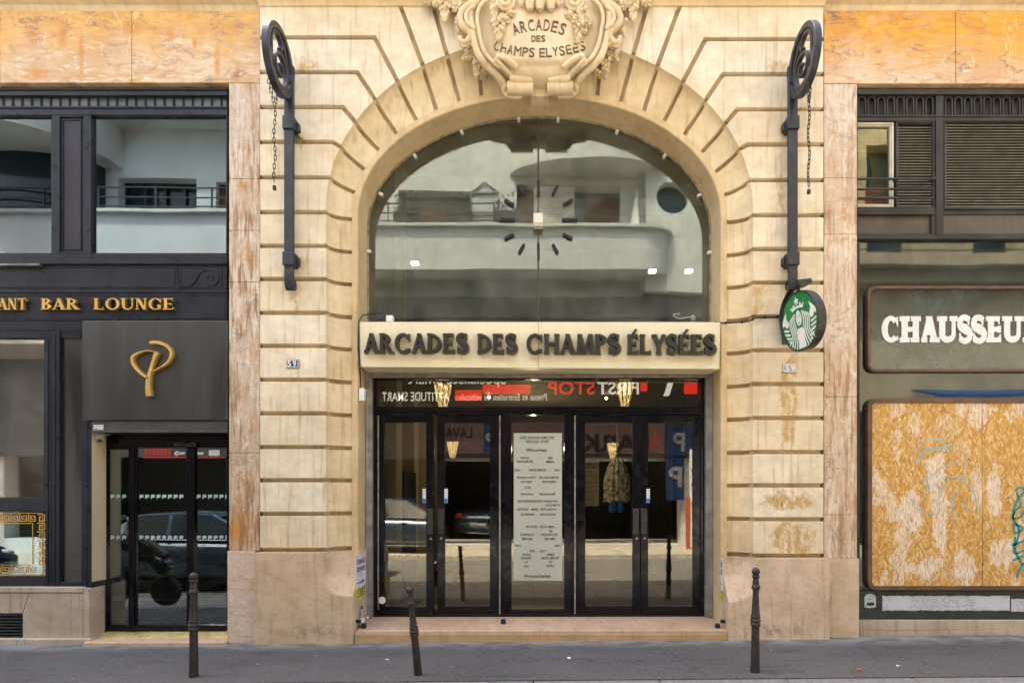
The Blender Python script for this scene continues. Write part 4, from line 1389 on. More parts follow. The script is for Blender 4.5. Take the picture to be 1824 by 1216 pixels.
pl = bpy.data.objects.new('arcade_lamp_light', pl_d); COL.objects.link(pl); pl.location = (0, 3.0, 2.4)
pl_d2 = bpy.data.lights.new('upper_room_light', 'POINT'); pl_d2.energy = 4; pl_d2.color = (1, .9, .65); pl_d2.shadow_soft_size = .02
pl2 = bpy.data.objects.new('upper_room_light', pl_d2); COL.objects.link(pl2); pl2.location = (.2, 3.4, 6.75)

# exchange posters on the two plinth reveals
def poster(side):
    x = X(629, -.07) + .002 if side < 0 else X(1297.5, -.07) - .002
    y0, y1 = (.02, .40) if side < 0 else (.10, .46)
    z1, z0 = (Z(988, .2), Z(1062, .2)) if side < 0 else (Z(992, .25), Z(1064, .25))
    p = thing('exchange_poster', (x, (y0 + y1) / 2, z0), 'white and yellow exchange poster on the %s entrance reveal' % ('left' if side < 0 else 'right'), 'poster', 'exchange posters on the reveals')
    s = -side
    obj('sheet', MB().box(min(x, x + s * .004), max(x, x + s * .004), y0, y1, z0 + .11, z1), PAPER, p)
    obj('yellow_strip', MB().box(min(x, x + s * .005), max(x, x + s * .005), y0, y1, z0, z0 + .109), YELLOW, p)
    yc = (y0 + y1) / 2
    fn = (lambda a, b, y: (x + s * y, yc + a, b)) if side < 0 else (lambda a, b, y: (x + s * y, yc - a, b))
    m = MB()
    m.text('CHANGE', 0, z1 - .10, .062, .006, None, .31, .03, fn=fn); m.text('EXCHANGE', 0, z1 - .19, .062, .006, None, .31, .03, fn=fn)
    m.plate([[(-.15, z0 + .17), (.05, z0 + .165), (.05, z0 + .15), (.15, z0 + .175), (.05, z0 + .20), (.05, z0 + .185), (-.15, z0 + .18)]], .006, .0065, fn=fn)
    obj('lettering', m, VIOLET, p)
    m = MB()
    for t, h, w in (('Ouvert 7 jours', .225, .15), ('7/7', .255, .06), ('€   £', .33, .2), ('$   ¥', .38, .2)): m.text(t, 0, z1 - h, .018, .006, None, w, fn=fn)
    m.text('A 50 M.', 0, z0 + .035, .04, .006, None, .2, .03, fn=fn)
    m.plate([[(-.16, z0 + .012), (.16, z0 + .012), (.16, z0 + .098), (-.16, z0 + .098)]], .006, .0065, [[(-.145, z0 + .022), (.145, z0 + .022), (.145, z0 + .088), (-.145, z0 + .088)]], fn=fn)
    obj('small_print', m, INK, p)
poster(-1); poster(1)
# small things on the step
def stop(px, py, y, l, side=False):
    zc = zt0 + (zt1 + .03 - zt0) * (y + .05) / 1.15 + .003
    c = (X(px, y), y, zc)
    tag(obj('door_stop', MB().lathe([(.030, 0), (.030, .03), (.027, .05), (.015, .055)], c, 14), RUBBER), l, 'door stop', 'black rubber stops on the step')
stop(648, 1110, .08, 'black rubber door stop on the step beside the small bottle')
stop(896.5, 1104, .25, 'black rubber door stop on the middle of the step')
stop(1278, 1114, .06, 'black rubber door stop on the right end of the step')
for s, px in ((1, 629), (-1, 1297.5)):
    x = X(px, -.07)
    mb = MB().tube([(x, .05, Z(1106, .05)), (x + s * .05, .05, Z(1106, .05))], .022, 10)
    tag(obj('wall_stop', mb, RUBBER), 'small black rubber knob on the %s entrance reveal just above the step' % ('left' if s > 0 else 'right'), 'door stop', 'rubber knobs on the reveals')
bt = thing('glass_bottle', (X(644.5, .15), .15, .141), 'small clear bottle with white label and blue cap on the left end of the step', 'bottle')
bz = .142
obj('bottle', MB().lathe([(.028, bz), (.031, bz + .005), (.031, bz + .13), (.027, bz + .155), (.013, bz + .185), (.011, bz + .215)], (X(644.5, .15), .15, 0), 16), glass_mat('clear_bottle_glass', .12, (.85, .9, .9)), bt)
obj('label_band', MB().lathe([(.0318, bz + .035), (.0318, bz + .11)], (X(644.5, .15), .15, 0), 16), PAPER, bt)
obj('cap', MB().lathe([(.0135, bz + .205), (.0135, bz + .235), (.011, bz + .238)], (X(644.5, .15), .15, 0), 12), simple('blue_cap', (.05, .05, .22), .5), bt)

# ---------------------------------------------------------------- clock fixed on the arched glass
ck = thing('wall_clock', (X(959, .53), .53, Z(391, .53)), 'bare clock of twelve dark hour bars around a white box on the arched glass', 'clock')
obj('clock_box', MB().pbox(950, 967, 379, 397, .40, .52).pbox(950.6, 967, 397.2, 402, .42, .52), simple('clock_box_white', (.72, .69, .58), .5, 0, .08, 12), ck, .006)
for k in range(12):
    a = R(90 - 30 * k)
    r0, r1 = (42, 69.5) if k % 3 == 0 else (51, 69.5)
    hw = 2.4
    ca, sa = math.cos(a), math.sin(a)
    poly = [(X(959 + r * ca - w * sa, .535), Z(391 - (r * sa + w * ca), .535)) for r, w in ((r0, -hw), (r1, -hw), (r1, hw), (r0, hw))]
    obj('hour_mark', MB().plate([poly], .525, .549), INK, ck)

# ---------------------------------------------------------------- wrought iron brackets with chains, bollards
def spiral(cx, cz, r0, r1, a0, turns, n=60):
    return [(cx + (r0 + (r1 - r0) * k / n) * math.cos(R(a0) + 2 * PI * turns * k / n), cz + (r0 + (r1 - r0) * k / n) * math.sin(R(a0) + 2 * PI * turns * k / n)) for k in range(n + 1)]
def ribbon(pts, w):
    """flat strap polygon pieces of half thickness w (or one per point)"""
    n = len(pts)
    ws = w if isinstance(w, list) else [w] * n
    l, r = [], []
    for k in range(n):
        a, b = pts[max(0, k - 1)], pts[min(n - 1, k + 1)]
        tx, ty = b[0] - a[0], b[1] - a[1]
        d = math.hypot(tx, ty) or 1
        l.append((pts[k][0] - ty / d * ws[k], pts[k][1] + tx / d * ws[k])); r.append((pts[k][0] + ty / d * ws[k], pts[k][1] - tx / d * ws[k]))
    return [[l[k], l[k + 1], r[k + 1], r[k]] for k in range(n - 1)]
BX = X(516, -.09)
def make_bracket():
    """modelled round x = 0; u points out of the wall (towards the street)"""
    t = thing('wall_bracket', (BX, 0, Z(490)), 'black wrought iron hoist bracket with a scroll wheel left of the arch', 'bracket', 'iron hoist brackets beside the arch')
    fn = lambda u, v, y: (BX + y, -u, v)
    zc, uc, ru, rz = 6.395, .385, .335, .355
    el = lambda k_, n: [(uc + ru * k_ * math.cos(2 * PI * i / n), zc + rz * k_ * math.sin(2 * PI * i / n)) for i in range(n)]
    obj('wheel_rim', MB().plate([el(1, 56)], -.036, .036, [el(.82, 56)], fn), IRON, t, .006)
    m = MB()
    sp = spiral(uc - .02, zc - .06, .02, .215, 20, 1.85, 80)
    sw = [.010 + .012 * k / 80 for k in range(81)]
    m.plate(ribbon(sp, sw), -.024, .024, (), fn)
    obj('scroll', m, IRON, t, .004)
    m = MB()
    m.plate(ribbon([p[:2] for p in bez([(uc + .26, zc - .18, 0), (uc + .20, zc - .02, 0), (uc + .20, zc + .10, 0), (uc + .14, zc + .22, 0), (uc + .02, zc + .26, 0), (uc - .06, zc + .20, 0), (uc - .02, zc + .13, 0)], 8)], .018), -.024, .024, (), fn)
    m.plate(ribbon([p[:2] for p in bez([(uc - .10, zc + .29, 0), (uc - .13, zc + .17, 0), (uc - .20, zc + .06, 0), (uc - .22, zc - .10, 0)], 8)], .016), -.024, .024, (), fn)
    obj('scroll', m, IRON, t, .004)
    # post
    zb, zt = Z(478, -.1), Z(150, -.1)
    m = MB().box(BX - .052, BX + .052, -.125, -.075, zb, zt)
    m.plate(ribbon([p[:2] for p in bez([(.10, zt, 0), (.09, zt + .06, 0), (.085, zt + .12, 0), (.085, zt + .20, 0)], 6)], [.026] * 19), -.05, .05, (), fn)
    obj('post', m, IRON, t, .007)
    m = MB()
    m.plate(ribbon([p[:2] for p in bez([(.10, zb, 0), (.105, zb - .10, 0), (.10, zb - .17, 0), (.075, zb - .215, 0), (.04, zb - .205, 0), (.03, zb - .165, 0), (.05, zb - .14, 0), (.065, zb - .16, 0)], 7)], .022), -.048, .048, (), fn)
    obj('foot_curl', m, IRON, t, .005)
    for py in (221, 462):
        z = Z(py, -.1)
        obj('clamp', MB().box(BX - .064, BX + .064, -.145, .02, z - .075, z + .075).box(BX - .02, BX + .09, -.06, .02, z - .05, z + .04), IRON, t, .008)
    return t
br = make_bracket()
b2 = copy_tree(br)
b2.scale = (-1, 1, 1)
b2.location.x = X(1411, -.09)
b2['label'] = 'black wrought iron scroll wheel bracket on the right pier above the round green sign'
def chain(cx, y, ztop, zbot, lab):
    m = MB()
    def link(c, ang, tilt=0.0):
        pts = []
        for k in range(12):
            a = 2 * PI * k / 12
            u, v = .012 * math.cos(a), .024 * math.sin(a) + (.008 if math.sin(a) > 0 else -.008)
            pts.append((c[0] + u * math.cos(ang) + v * math.sin(tilt), c[1] + u * math.sin(ang), c[2] + v * math.cos(tilt)))
        m.tube(pts, .0045, 5, True)
    n = int((ztop - .2 - zbot) / .047)
    for k in range(n): link((cx + .008 * math.sin(k * .7), y, ztop - .2 - k * .047), (k % 2) * PI / 2 + .4)
    for s in (-1, 1):
        for k in range(5): link((cx + s * .040 * (1 - k / 5), y + s * .05 * (1 - k / 5), ztop + .02 - k * .043), (k % 2) * PI / 2 + .5, -s * .18)
    m.box(cx - .014, cx + .014, y - .014, y + .014, zbot - .035, zbot + .01)
    return tag(obj('chain', m, RUSTY), lab, 'chain', 'chains hanging from the iron brackets')
chain(BX, -.483, 6.055, Z(333, -.48), 'thin rusty chain hanging from the left iron wheel')
chain(X(1411, -.09), -.495, 6.05, Z(340, -.49), 'thin rusty chain hanging from the right iron wheel')
def bollard(px, py, label, tilt=(0, 0)):
    y = -1.21
    x = X(px, y)
    t = thing('bollard', (x, y, ground_z(x) - .001), label, 'bollard', 'cast iron bollards along the kerb')
    return t
BP = [(.043, -.05), (.043, .02), (.041, .04), (.037, .30), (.036, .435), (.044, .44), (.047, .452), (.044, .464), (.040, .47), (.045, .476), (.048, .488), (.045, .50), (.040, .506), (.043, .512), (.045, .522), (.041, .534),
      (.037, .55), (.027, .74), (.027, .775), (.036, .78), (.040, .792), (.040, .806), (.036, .818), (.030, .824), (.031, .845), (.028, .86), (.025, .885), (.033, .892), (.036, .902), (.033, .912), (.022, .92)]
bp = bollard(345, 1203, 'upright dark iron bollard on the pavement in front of the bar entrance')
o_ = obj('post', MB().lathe(BP, (0, 0, 0), 20), BOLL, None, ang=30); o_.parent = bp
o_ = obj('ball', MB().ball((0, 0, .948), .038, 18, 12), BOLL, None); o_.parent = bp
for px, py, lab, tl in ((745, 1203, 'leaning dark iron bollard in front of the open glass door', (R(6), R(-4.2), 0)), (1345, 1201, 'upright dark iron bollard in front of the right stone plinth', (0, R(.5), 0))):
    c = copy_tree(bp)
    x = X(px, -1.21)
    c.location = (x, -1.21, ground_z(x) - .001)
    c.rotation_euler = tl
    c['label'] = lab
    if px == 745: c.scale = (.93, .93, .87)

# house number plates
def plate(px, py, w, h, lab, col, ink):
    t = thing('number_plate', (X(px), 0, Z(py)), lab, 'number plate', 'house number plates')
    m = MB().pbox(px - w / 2, px + w / 2, py - h / 2, py + h / 2, -.016, .0)
    obj('plate', m, col, t, .004)
    m = MB()
    m.plate([rect(X(px - w / 2 + 1, -.016), X(px + w / 2 - 1, -.016), Z(py + h / 2 - 1, -.016), Z(py - h / 2 + 1, -.016))], -.0175, -.016, [rect(X(px - w / 2 + 2, -.016), X(px + w / 2 - 2, -.016), Z(py + h / 2 - 2, -.016), Z(py - h / 2 + 2, -.016))])
    m.text('5', X(px - 4.6), Z(py + 5.2), 10.6 / 155, -.019, -.015, 6.2 / 155, .02); m.text('9', X(px + 4.6), Z(py + 5.2), 10.6 / 155, -.019, -.015, 6.2 / 155, .02)
    obj('number', m, ink, t)
plate(521, 647.5, 23, 15.5, 'blue enamel number plate 59 on the left pier', simple('blue_enamel', (.06, .085, .12), .35, 0, .3, 12), WHITE)
plate(1406, 655.5, 23, 15.5, 'pale faded number plate 59 on the right pier under the round sign', simple('faded_enamel', (.34, .36, .36), .4, 0, .25, 12), WHITE)
# weeds in the joints
def weed(px, py, n, s, lab):
    r_ = random.Random(int(px))
    m = MB()
    for k in range(n):
        a, l = r_.uniform(-1.3, 1.3), r_.uniform(.4, 1) * s
        p = Vector((X(px) + r_.uniform(-.03, .03), r_.uniform(-.03, .005), Z(py) + r_.uniform(-.05, .05)))
        e = p + Vector((math.sin(a) * l * .6, -abs(math.cos(a * 2)) * l * .5, (.7 * math.cos(a) - .9 * r_.random()) * l))
        w_ = Vector((.012, 0, .006)) * s * 6
        mid_ = (p + e) / 2
        m.add([p, mid_ - w_, e, mid_ + w_], [(0, 1, 2, 3)])
    tg = simple('weed_green%d' % px, (.10, .13, .03) if n > 30 else (.20, .17, .06), .8, 0, .3, 30)
    return tag(obj('weed', m, tg), lab, 'weed', 'weeds growing in the stone joints')
weed(531, 246, 46, .10, 'green weed growing beside the upper clamp of the left bracket')
weed(530, 464, 22, .11, 'dry yellowish weed beside the lower clamp of the left bracket')

# round hanging sign
RS = thing('round_sign', (X(1400, -.1), 0, Z(573)), 'round green hanging sign with a white crowned long-haired figure on the right pier', 'sign')
Ru = .305
sc_ = (X(1427, -.44), -.44, Z(572, -.44))
yaw, lean = R(10), R(-9)
MR = Matrix.Translation(sc_) @ Matrix.Rotation(lean, 4, 'Y') @ Matrix.Rotation(yaw, 4, 'Z') @ Matrix.Rotation(R(0), 4, 'X')
def sfn(u, v, d):
    """u towards the street, v up, d out of the left face"""
    p = MR @ Vector((-d, -u, v))
    return tuple(p)
circ = lambda r, n=48: [(r * math.cos(2 * PI * k / n), r * math.sin(2 * PI * k / n)) for k in range(n)]
dm = MB().plate([circ(Ru + .012)], .030, -.050, [circ(Ru - .002)], sfn).plate([circ(Ru - .001)], -.04, -.05, (), sfn).plate([circ(Ru + .004)], -.051, -.075, (), sfn)
obj('drum', dm, simple('dark_sign_drum', (.042, .036, .032), .4, .3, .3, 12, .08), RS, ang=30)
obj('face', MB().plate([circ(Ru - .004)], .022, .0, (), sfn), GREEN, RS)
# emblem, drawn in a unit disc
E = []
S_ = lambda pts: [(a * Ru * .97, b * Ru * .97) for a, b in pts]
star = [(.0 + (.155 if k % 2 == 0 else .07) * math.sin(k * PI / 5), .74 + (.155 if k % 2 == 0 else .07) * math.cos(k * PI / 5)) for k in range(10)]
E.append(S_(star))
E.append(S_([(-.30, .42), (-.40, .60), (-.26, .53), (-.20, .66), (-.10, .52), (0, .60), (.10, .52), (.20, .66), (.26, .53), (.40, .60), (.30, .42), (.15, .47), (0, .485), (-.15, .47)]))
face = [(.155 * math.sin(t) * (1 - .12 * math.cos(t)) , .13 + .27 * math.cos(t)) for t in [2 * PI * k / 30 for k in range(30)]]
def wav(x0, amp, y0, y1, w, ph=0.0, spread=0.0):
    pts = [(x0 + spread * (k / 24) ** 1.3 + amp * math.sin(ph + k / 24 * 2.1 * PI), y0 + (y1 - y0) * k / 24) for k in range(25)]
    return [S_(q) for q in ribbon(pts, w)]
hairs = []
for s in (-1, 1):
    for i, (x0, sp_) in enumerate(((.20, .10), (.285, .15), (.37, .20), (.455, .24))):
        hairs += [[(s * a, b) for a, b in q] for q in wav(x0, .05 + .01 * i, .34 - .05 * i, -.95 + .06 * i, .021, .5, sp_)]
    # split tail held up at either side
    tl = [(.60, .10), (.72, .30), (.66, .52), (.84, .36), (.97, .20), (.985, .05), (.84, .08), (.80, -.02), (.66, -.05)]
    E.append(S_([(s * a, b) for a, b in tl]))
    for i in range(5):
        b = -.14 - .155 * i
        w_ = math.sqrt(max(0, .97 - (b - .03) ** 2))
        E.append(S_([(s * min(.64 - .03 * i, w_ - .1), b), (s * (w_ - .02), b + .07), (s * (w_ - .04), b), (s * min(.66 - .03 * i, w_ - .1), b - .07)]))
E.append(S_([(-.13, -.24), (.13, -.24), (.20, -.45), (.17, -.7), (.22, -.955), (-.22, -.955), (-.17, -.7), (-.20, -.45)]))
em = MB()
em.plate([S_(face)] + E + hairs, .0255, .0215, (), sfn)
sgn = obj('emblem', em, WHITE, RS)
ft = MB()
ft.plate([S_(q) for q in [[(-.115, .17), (-.03, .155), (-.03, .18), (-.075, .195)], [(.115, .17), (.03, .155), (.03, .18), (.075, .195)], [(-.12, .24), (-.03, .225), (-.03, .245), (-.08, .265)], [(.12, .24), (.03, .225), (.03, .245), (.08, .265)],
                          [(-.012, .03), (.02, .02), (.02, .04), (-.005, .05)], [(-.055, -.055), (0, -.03), (.055, -.055), (0, -.085)]]], .0268, .0245, (), sfn)
obj('features', ft, simple('sign_dark_green', (.006, .09, .03), .4), sgn)
am = MB()
am.box(X(1394, 0), X(1403, 0), -.05, .0, Z(605), Z(540))
am.box(X(1396, -.1), X(1406, -.1), -.20, -.04, Z(612, -.1), Z(556, -.1))
am.tube(bez([sfn(-.34, -.10, -.02), sfn(-.34, .12, -.02), sfn(-.26, .26, -.02), sfn(-.10, .375, -.02), sfn(.05, .39, -.02)], 6), .026, 8, flat=(1.6, .8))
am.plate([rect(-.06, .10, .37, .42)], -.13, .04, (), sfn)
am.plate([rect(.0, .03, .31, .38)], -.03, -.0, (), sfn)
obj('arm', am, IRON, RS, .004)
# ---------------------------------------------------------------- marble facing on both sides
YS = .09                        # plane of the two shopfronts
def marble(sid):
    L = sid < 0
    w = thing('marble_facing', (X(435 if L else 1497), .02, 0), 'veined orange and pink marble facing framing the %s' % ('black bar front' if L else 'boarded shoe shop'), 'wall')
    yf = .02
    if L:
        for i, (a, b) in enumerate(((-520, -240), (-239, 0), (0.6, 234), (234.8, 463))):
            obj('band_slab', MB().pbox(a, b, 20, 147.5, yf, .30), MB_TOPL, w, .003, 1)
        P = [(408, 462.5, 148.4, 318, MB_PILL), (408, 462.5, 318.6, 410, MB_PILL), (408, 462.5, 410.6, 502, MB_PILL), (408, 462.5, 502.6, 806, MB_PILL), (408, 462.5, 806.6, 980, MB_RUST), (405, 454, 981, 1150, MB_BASE)]
    else:
        for a, b in ((1468, 1702), (1702.8, 1930), (1931, 2160), (2161, 2420)):
            obj('band_slab', MB().pbox(a, b, 19, 149, yf, .30), MB_TOPR, w, .003, 1)
        P = [(1468, 1526.5, 150, 317, MB_PILR), (1468, 1526.5, 317.6, 417, MB_PILR), (1468, 1526.5, 417.6, 706, MB_PILR), (1468, 1526.5, 706.6, 916, MB_PILR), (1468, 1526.5, 916.6, 993, MB_RUST if False else MB_PILR), (1478, 1530.5, 994, 1145, PLINTH)]
    for a, b, c, d, m in P:
        pr = .0 if c < 970 else -.012
        obj('pier_slab' if c < 970 else 'base_slab', MB().pbox(a, b, c, d, yf + pr, .30), m, w, .003, 1)
    return w
marble(-1); marble(1)

# ---------------------------------------------------------------- left: black bar front
bar_ = thing('bar_front', (X(150, YS), YS, 0), 'black bar front with gilt lettering, large tinted windows and a recessed glass entrance', 'shopfront')
def frame_rect(mb, a, b, c, d, t, y, dep=.05, steps=2):
    """stepped metal frame round an opening (photo columns a-b, rows c-d are the opening)"""
    for k in range(steps):
        q = t * (steps - k) / steps
        q1 = t * (steps - k - 1) / steps
        yy = y - .012 * (steps - 1 - k) if False else y + .014 * (k)
        mb.pbox(a - q, a - q1, c - q, d + q, yy, y + dep); mb.pbox(b + q1, b + q, c - q, d + q, yy, y + dep)
        mb.pbox(a - q1, b + q1, c - q, c - q1, yy + .0007, y + dep - .001); mb.pbox(a - q1, b + q1, d + q1, d + q, yy + .0007, y + dep - .001)
    return mb
LX = -420
m = MB()
m.pbox(LX, 404.6, 157, 170, YS - .02, .30); m.pbox(LX, 404.6, 157.2, 160, YS - .035, YS); m.pbox(LX, 404.6, 192, 205, YS, .30); m.pbox(LX, 404.6, 189, 192.4, YS - .012, YS + .1)
m.pbox(LX, 404.6, 452.5, 460, YS, .30); m.pbox(LX, 404.6, 460, 470, YS - .018, .30)
m.pbox(403.4, 405, 170.4, 452.4, YS, .3)
m.pbox(92, 106, 205.5, 452, YS, .3); m.pbox(148, 162, 205.5, 452, YS, .3); m.pbox(106.3, 147.7, 205.5, 208, YS + .004, .3); m.pbox(106.3, 147.7, 449, 452, YS + .004, .3)
body = obj('frame', m, CHAR, bar_, .004)
obj('panel', MB().pbox(106, 148, 208, 449.4, YS + .03, .29), CHAR2, bar_, .003)
m = MB(); frame_rect(m, 112, 142, 214, 443, 2.4, YS + .018, .02, 1)
obj('panel_moulding', m, CHAR, bar_, .002)
# row of small glass squares under the head beam
m = MB().pbox(LX, 403, 170, 190, YS + .03, .2)
obj('louvre_band', m, simple('band_grey', (.10, .115, .125), .4, .2, .2, 4, .03), bar_)
m = MB()
x = LX + 4
while x < 400:
    frame_rect(m, x, x + 13.6, 174, 189.2, 1.3, YS + .016, .02, 1)
    x += 16.9
obj('square_grid', m, CHAR, bar_, .0015, 1)
def bigwin(a, b):
    g = obj('window', MB().pbox(a, b, 205, 452.6, YS + .045, YS + .055), GL_LEFT, bar_)
    m = MB(); frame_rect(m, a + 1.5, b - 1.5, 207.5, 450.5, 2.2, YS + .025, .03, 1)
    obj('frame', m, CHAR, g, .002)
    return g
bigwin(161, 404); bigwin(-150, 92.6); bigwin(-410, -165)
obj('frame_post', MB().pbox(-165.5, -149.5, 205.6, 452, YS, .3), CHAR, bar_)
# relief panel row and fascia
m = MB().pbox(LX, 404, 470.5, 515, YS + .014, .28)
m.pbox(LX, 404, 515.3, 521, YS - .006, .28); m.pbox(LX, 404, 521.5, 570.5, YS + .004, .28)
obj('fascia', m, CHAR, bar_, .003)
m = MB()
frame_rect(m, 316, 394, 476, 510, 1.6, YS + .006, .02, 1); frame_rect(m, -300, 309, 476, 510, 1.6, YS + .006, .02, 1); frame_rect(m, -300, 399, 526, 566, 1.3, YS - .002, .015, 1)
sw = [(a, b) for a, b, _ in bez([(320, 508, 0), (334, 509, 0), (346, 500, 0), (354, 487, 0), (366, 480, 0), (382, 484, 0), (388, 496, 0), (380, 506, 0), (369, 503, 0), (367, 494, 0), (374, 490, 0), (379, 496, 0)], 7)]
m.plate(ribbon([(X(a, YS), Z(b, YS)) for a, b in sw], .011), YS + .002, YS + .02)
for py in (478, 487, 496, 505): m.pbox(318, 322, py, py + 5, YS + .004, YS + .02)
obj('relief', m, CHAR, bar_, .002, 1)
m = MB()
m.pbox(-60, 70, 469, 472.5, YS - .05, YS); m.tube([(X(38, YS), YS - .03, Z(470, YS)), (X(38, YS), YS - .03, Z(477, YS))], .006, 6)
obj('cable_trunking', m, GREY, bar_, .003)
for w, a, b in (('RESTAURANT', -128, 46.5), ('BAR', 72, 140), ('LOUNGE', 166, 309)):
    lt = obj('lettering', capitals(MB(), w, a, b, 551, 531, YS - .045, YS - .038, BOOK, .075), GOLD, bar_)
    obj('letter_side', capitals(MB(), w, a, b, 551, 531, YS - .0378, YS + .004, BOOK, .075), GOLDS, lt)
# lower left: milky window, side panels, gilt key-pattern pane
m = MB()
m.pbox(LX, 404, 570.8, 588, YS + .012, .28)
m.pbox(LX, 146, 588.2, 602, YS + .02, .28); m.pbox(80.5, 92, 602.3, 1045, YS + .012, .28); m.pbox(92.3, 105.5, 588.4, 1045, YS + .004, .28); m.pbox(146, 163, 748, 1046, YS - .004, .30)
m.pbox(LX, 80.2, 887, 911, YS + .02, .28); m.pbox(LX, 80.2, 1026, 1045.5, YS + .02, .28); m.pbox(105.8, 145.8, 1036, 1045.5, YS + .012, .28); m.pbox(105.8, 145.8, 588.5, 591, YS + .012, .28)
m.pbox(83, 85, 604, 1040, YS + .003, YS + .02); m.pbox(95, 97.5, 596, 1040, YS - .004, YS + .02); m.pbox(152, 154, 752, 1046, YS - .010, YS)
obj('frame', m, CHAR, bar_, .004)
obj('side_panel', MB().pbox(105.6, 146, 591, 1036, YS + .045, .27), POLI, bar_, .003)
g = obj('window', MB().pbox(LX, 80.6, 601.6, 887.5, YS + .055, YS + .063), GL_FILM, bar_)
m = MB(); frame_rect(m, LX + 5, 78.5, 604, 885, 2.0, YS + .035, .03, 1)
obj('frame', m, CHAR, g)
g = obj('window', MB().pbox(LX, 80.6, 910.5, 1026.5, YS + .055, YS + .063), GL_LEFT, bar_)
m = MB()
def key(u0, v0, s, fx=1, swap=False):
    """one squared spiral of the key pattern, photo px"""
    path = [(0, 0), (0, 12), (12, 12), (12, 3), (4, 3), (4, 8), (8, 8)]
    segs = []
    for (a, b), (c, d) in zip(path[:-1], path[1:]):
        x0, x1, y0, y1 = min(a, c) - .9, max(a, c) + .9, min(b, d) - .9, max(b, d) + .9
        if swap: x0, x1, y0, y1 = y0, y1, x0, x1
        segs.append(rect(X(u0 + x0 * s, YS), X(u0 + x1 * s, YS), Z(v0 + y1 * s, YS), Z(v0 + y0 * s, YS)))
    m.plate(segs, YS + .050, YS + .0535)
for k in range(30): key(57 - 15.6 * k - 13, 916, .98); key(57 - 15.6 * k - 13, 1008, .98)
for k in range(6): key(61, 916 + 15.6 * k, .98, 1, True)
m.pbox(LX, 76, 912.5, 914, YS + .05, YS + .0535); m.pbox(75, 76.5, 914, 1024, YS + .05, YS + .0535); m.pbox(LX, 76, 1023, 1024.5, YS + .05, YS + .0535); m.pbox(LX, 58, 931, 932, YS + .05, YS + .0535); m.pbox(LX, 58, 1005, 1006, YS + .05, YS + .0535); m.pbox(57.5, 58.5, 932, 1005, YS + .05, YS + .0535)
obj('key_border', m, GOLD, g)
# black hood over the entrance with the gilt tree emblem
YH = YS - .06
obj('hood', MB().pbox(146.5, 405, 571, 748, YH, .26), STEEL, bar_, .006)
emb = thing('gold_emblem', (X(270, YH), YH, Z(706, YH)), 'gilt metal emblem like a stylised tree on the dark panel over the bar entrance', 'emblem')
m = MB()
def pxrib(pts, ws):
    q = bez([(a, b, w) for (a, b), w in zip(pts, ws)], 9)
    m.plate(ribbon([(X(a, YH), Z(b, YH)) for a, b, _ in q], [w / 155 for _, _, w in q]), YH - .052, YH - .022)
pxrib([(271, 612), (283, 611), (299, 616), (309, 628), (306, 642), (294, 653), (277, 662)], (2.4, 2.7, 2.7, 2.5, 2.0, 1.2, .6))
pxrib([(283, 628), (265, 626), (247, 632), (240, 640), (244, 653), (256, 666), (269, 675)], (.6, 1.0, 1.8, 2.4, 2.5, 2.0, 1.6))
pxrib([(284, 628), (279, 640), (274, 655), (269, 675), (268, 692), (270, 706)], (4.0, 3.0, 2.6, 3.6, 4.2, 5.0))
obj('emblem', m, GOLD, emb)
obj('back', MB().add(m.v, m.f) if False else (lambda q: (setattr(q, 'v', [(p[0] + .004, (p[1] + .030), p[2] - .002) for p in m.v]), setattr(q, 'f', m.f), q)[2])(MB()), GOLDS, emb)
# roller shutter box, rails and the recessed sliding door
m = MB().pbox(163, 405, 749, 769, YS - .03, .32); m.pbox(163, 405, 766.5, 770, YS - .036, YS + .1)
sb = obj('shutter_box', m, simple('dark_grey_shutter', (.085, .082, .076), .4, .3, .3, 5, .04, streak=.3), bar_, .004)
q = MB().pbox(166.5, 184, 756, 765, YS - .032, YS - .029)
lb = obj('maker_plate', q, PAPER, sb)
q = MB(); q.text('CE', X(171, YS - .03), Z(764, YS - .03), .022, YS - .0335, None, .03, .02)
q.text('max 24 V', X(176, YS - .03), Z(759, YS - .03), .008, YS - .0335, None, .08, 0)
obj('lettering', q, INK, lb)
YE = .30
m = MB()
m.add([(X(163.5, YS), YS, Z(1036, YS)), (X(163.5, YS), YS, Z(770, YS)), (X(163.5, YS) + .015, YE, Z(770, YS)), (X(163.5, YS) + .015, YE, Z(1036, YS))], [(0, 1, 2, 3)])
obj('jamb', m, CREAMJ, bar_)
m = MB()
m.add([(X(163.5, YS), YS, Z(1136, YS)), (X(163.5, YS), YS, Z(1036, YS)), (X(163.5, YS) + .015, YE, Z(1036, YS)), (X(163.5, YS) + .015, YE, Z(1136, YS))], [(0, 1, 2, 3)])
obj('jamb_base', m, CHAR2, bar_)
m = MB()
m.pbox(184, 410, 769, 783, YE + .02, YE + .2); m.pbox(211, 410, 781.5, 797, YE - .03, YE + .1); m.pbox(184, 190, 783, 1124, YE, YE + .1)
m.pbox(230.6, 238, 797, 1124, YE - .025, YE + .08); m.pbox(238.6, 242.5, 797, 1120, YE - .005, YE + .05); m.pbox(332, 337, 797, 1119, YE - .02, YE + .06); m.pbox(337.5, 345, 797, 1119, YE - .03, YE + .05); m.pbox(403.5, 412, 797, 1119, YE - .02, YE + .06)
m.pbox(190, 230.6, 1113, 1124, YE + .001, YE + .08); m.pbox(239, 404, 1113, 1122, YE - .015, YE + .06); m.pbox(190, 230, 783, 800, YE + .005, YE + .08)
m.pbox(228.6, 230.4, 800, 1113, YE + .01, YE + .05)
dr = obj('sliding_door', m, BLACK, bar_, .004)
obj('glass', MB().pbox(190, 231, 798, 1114, YE + .03, YE + .037).pbox(242, 332, 797, 1114, YE + .012, YE + .019).pbox(345, 404, 797, 1114, YE + .012, YE + .019), GL_DARK, dr)
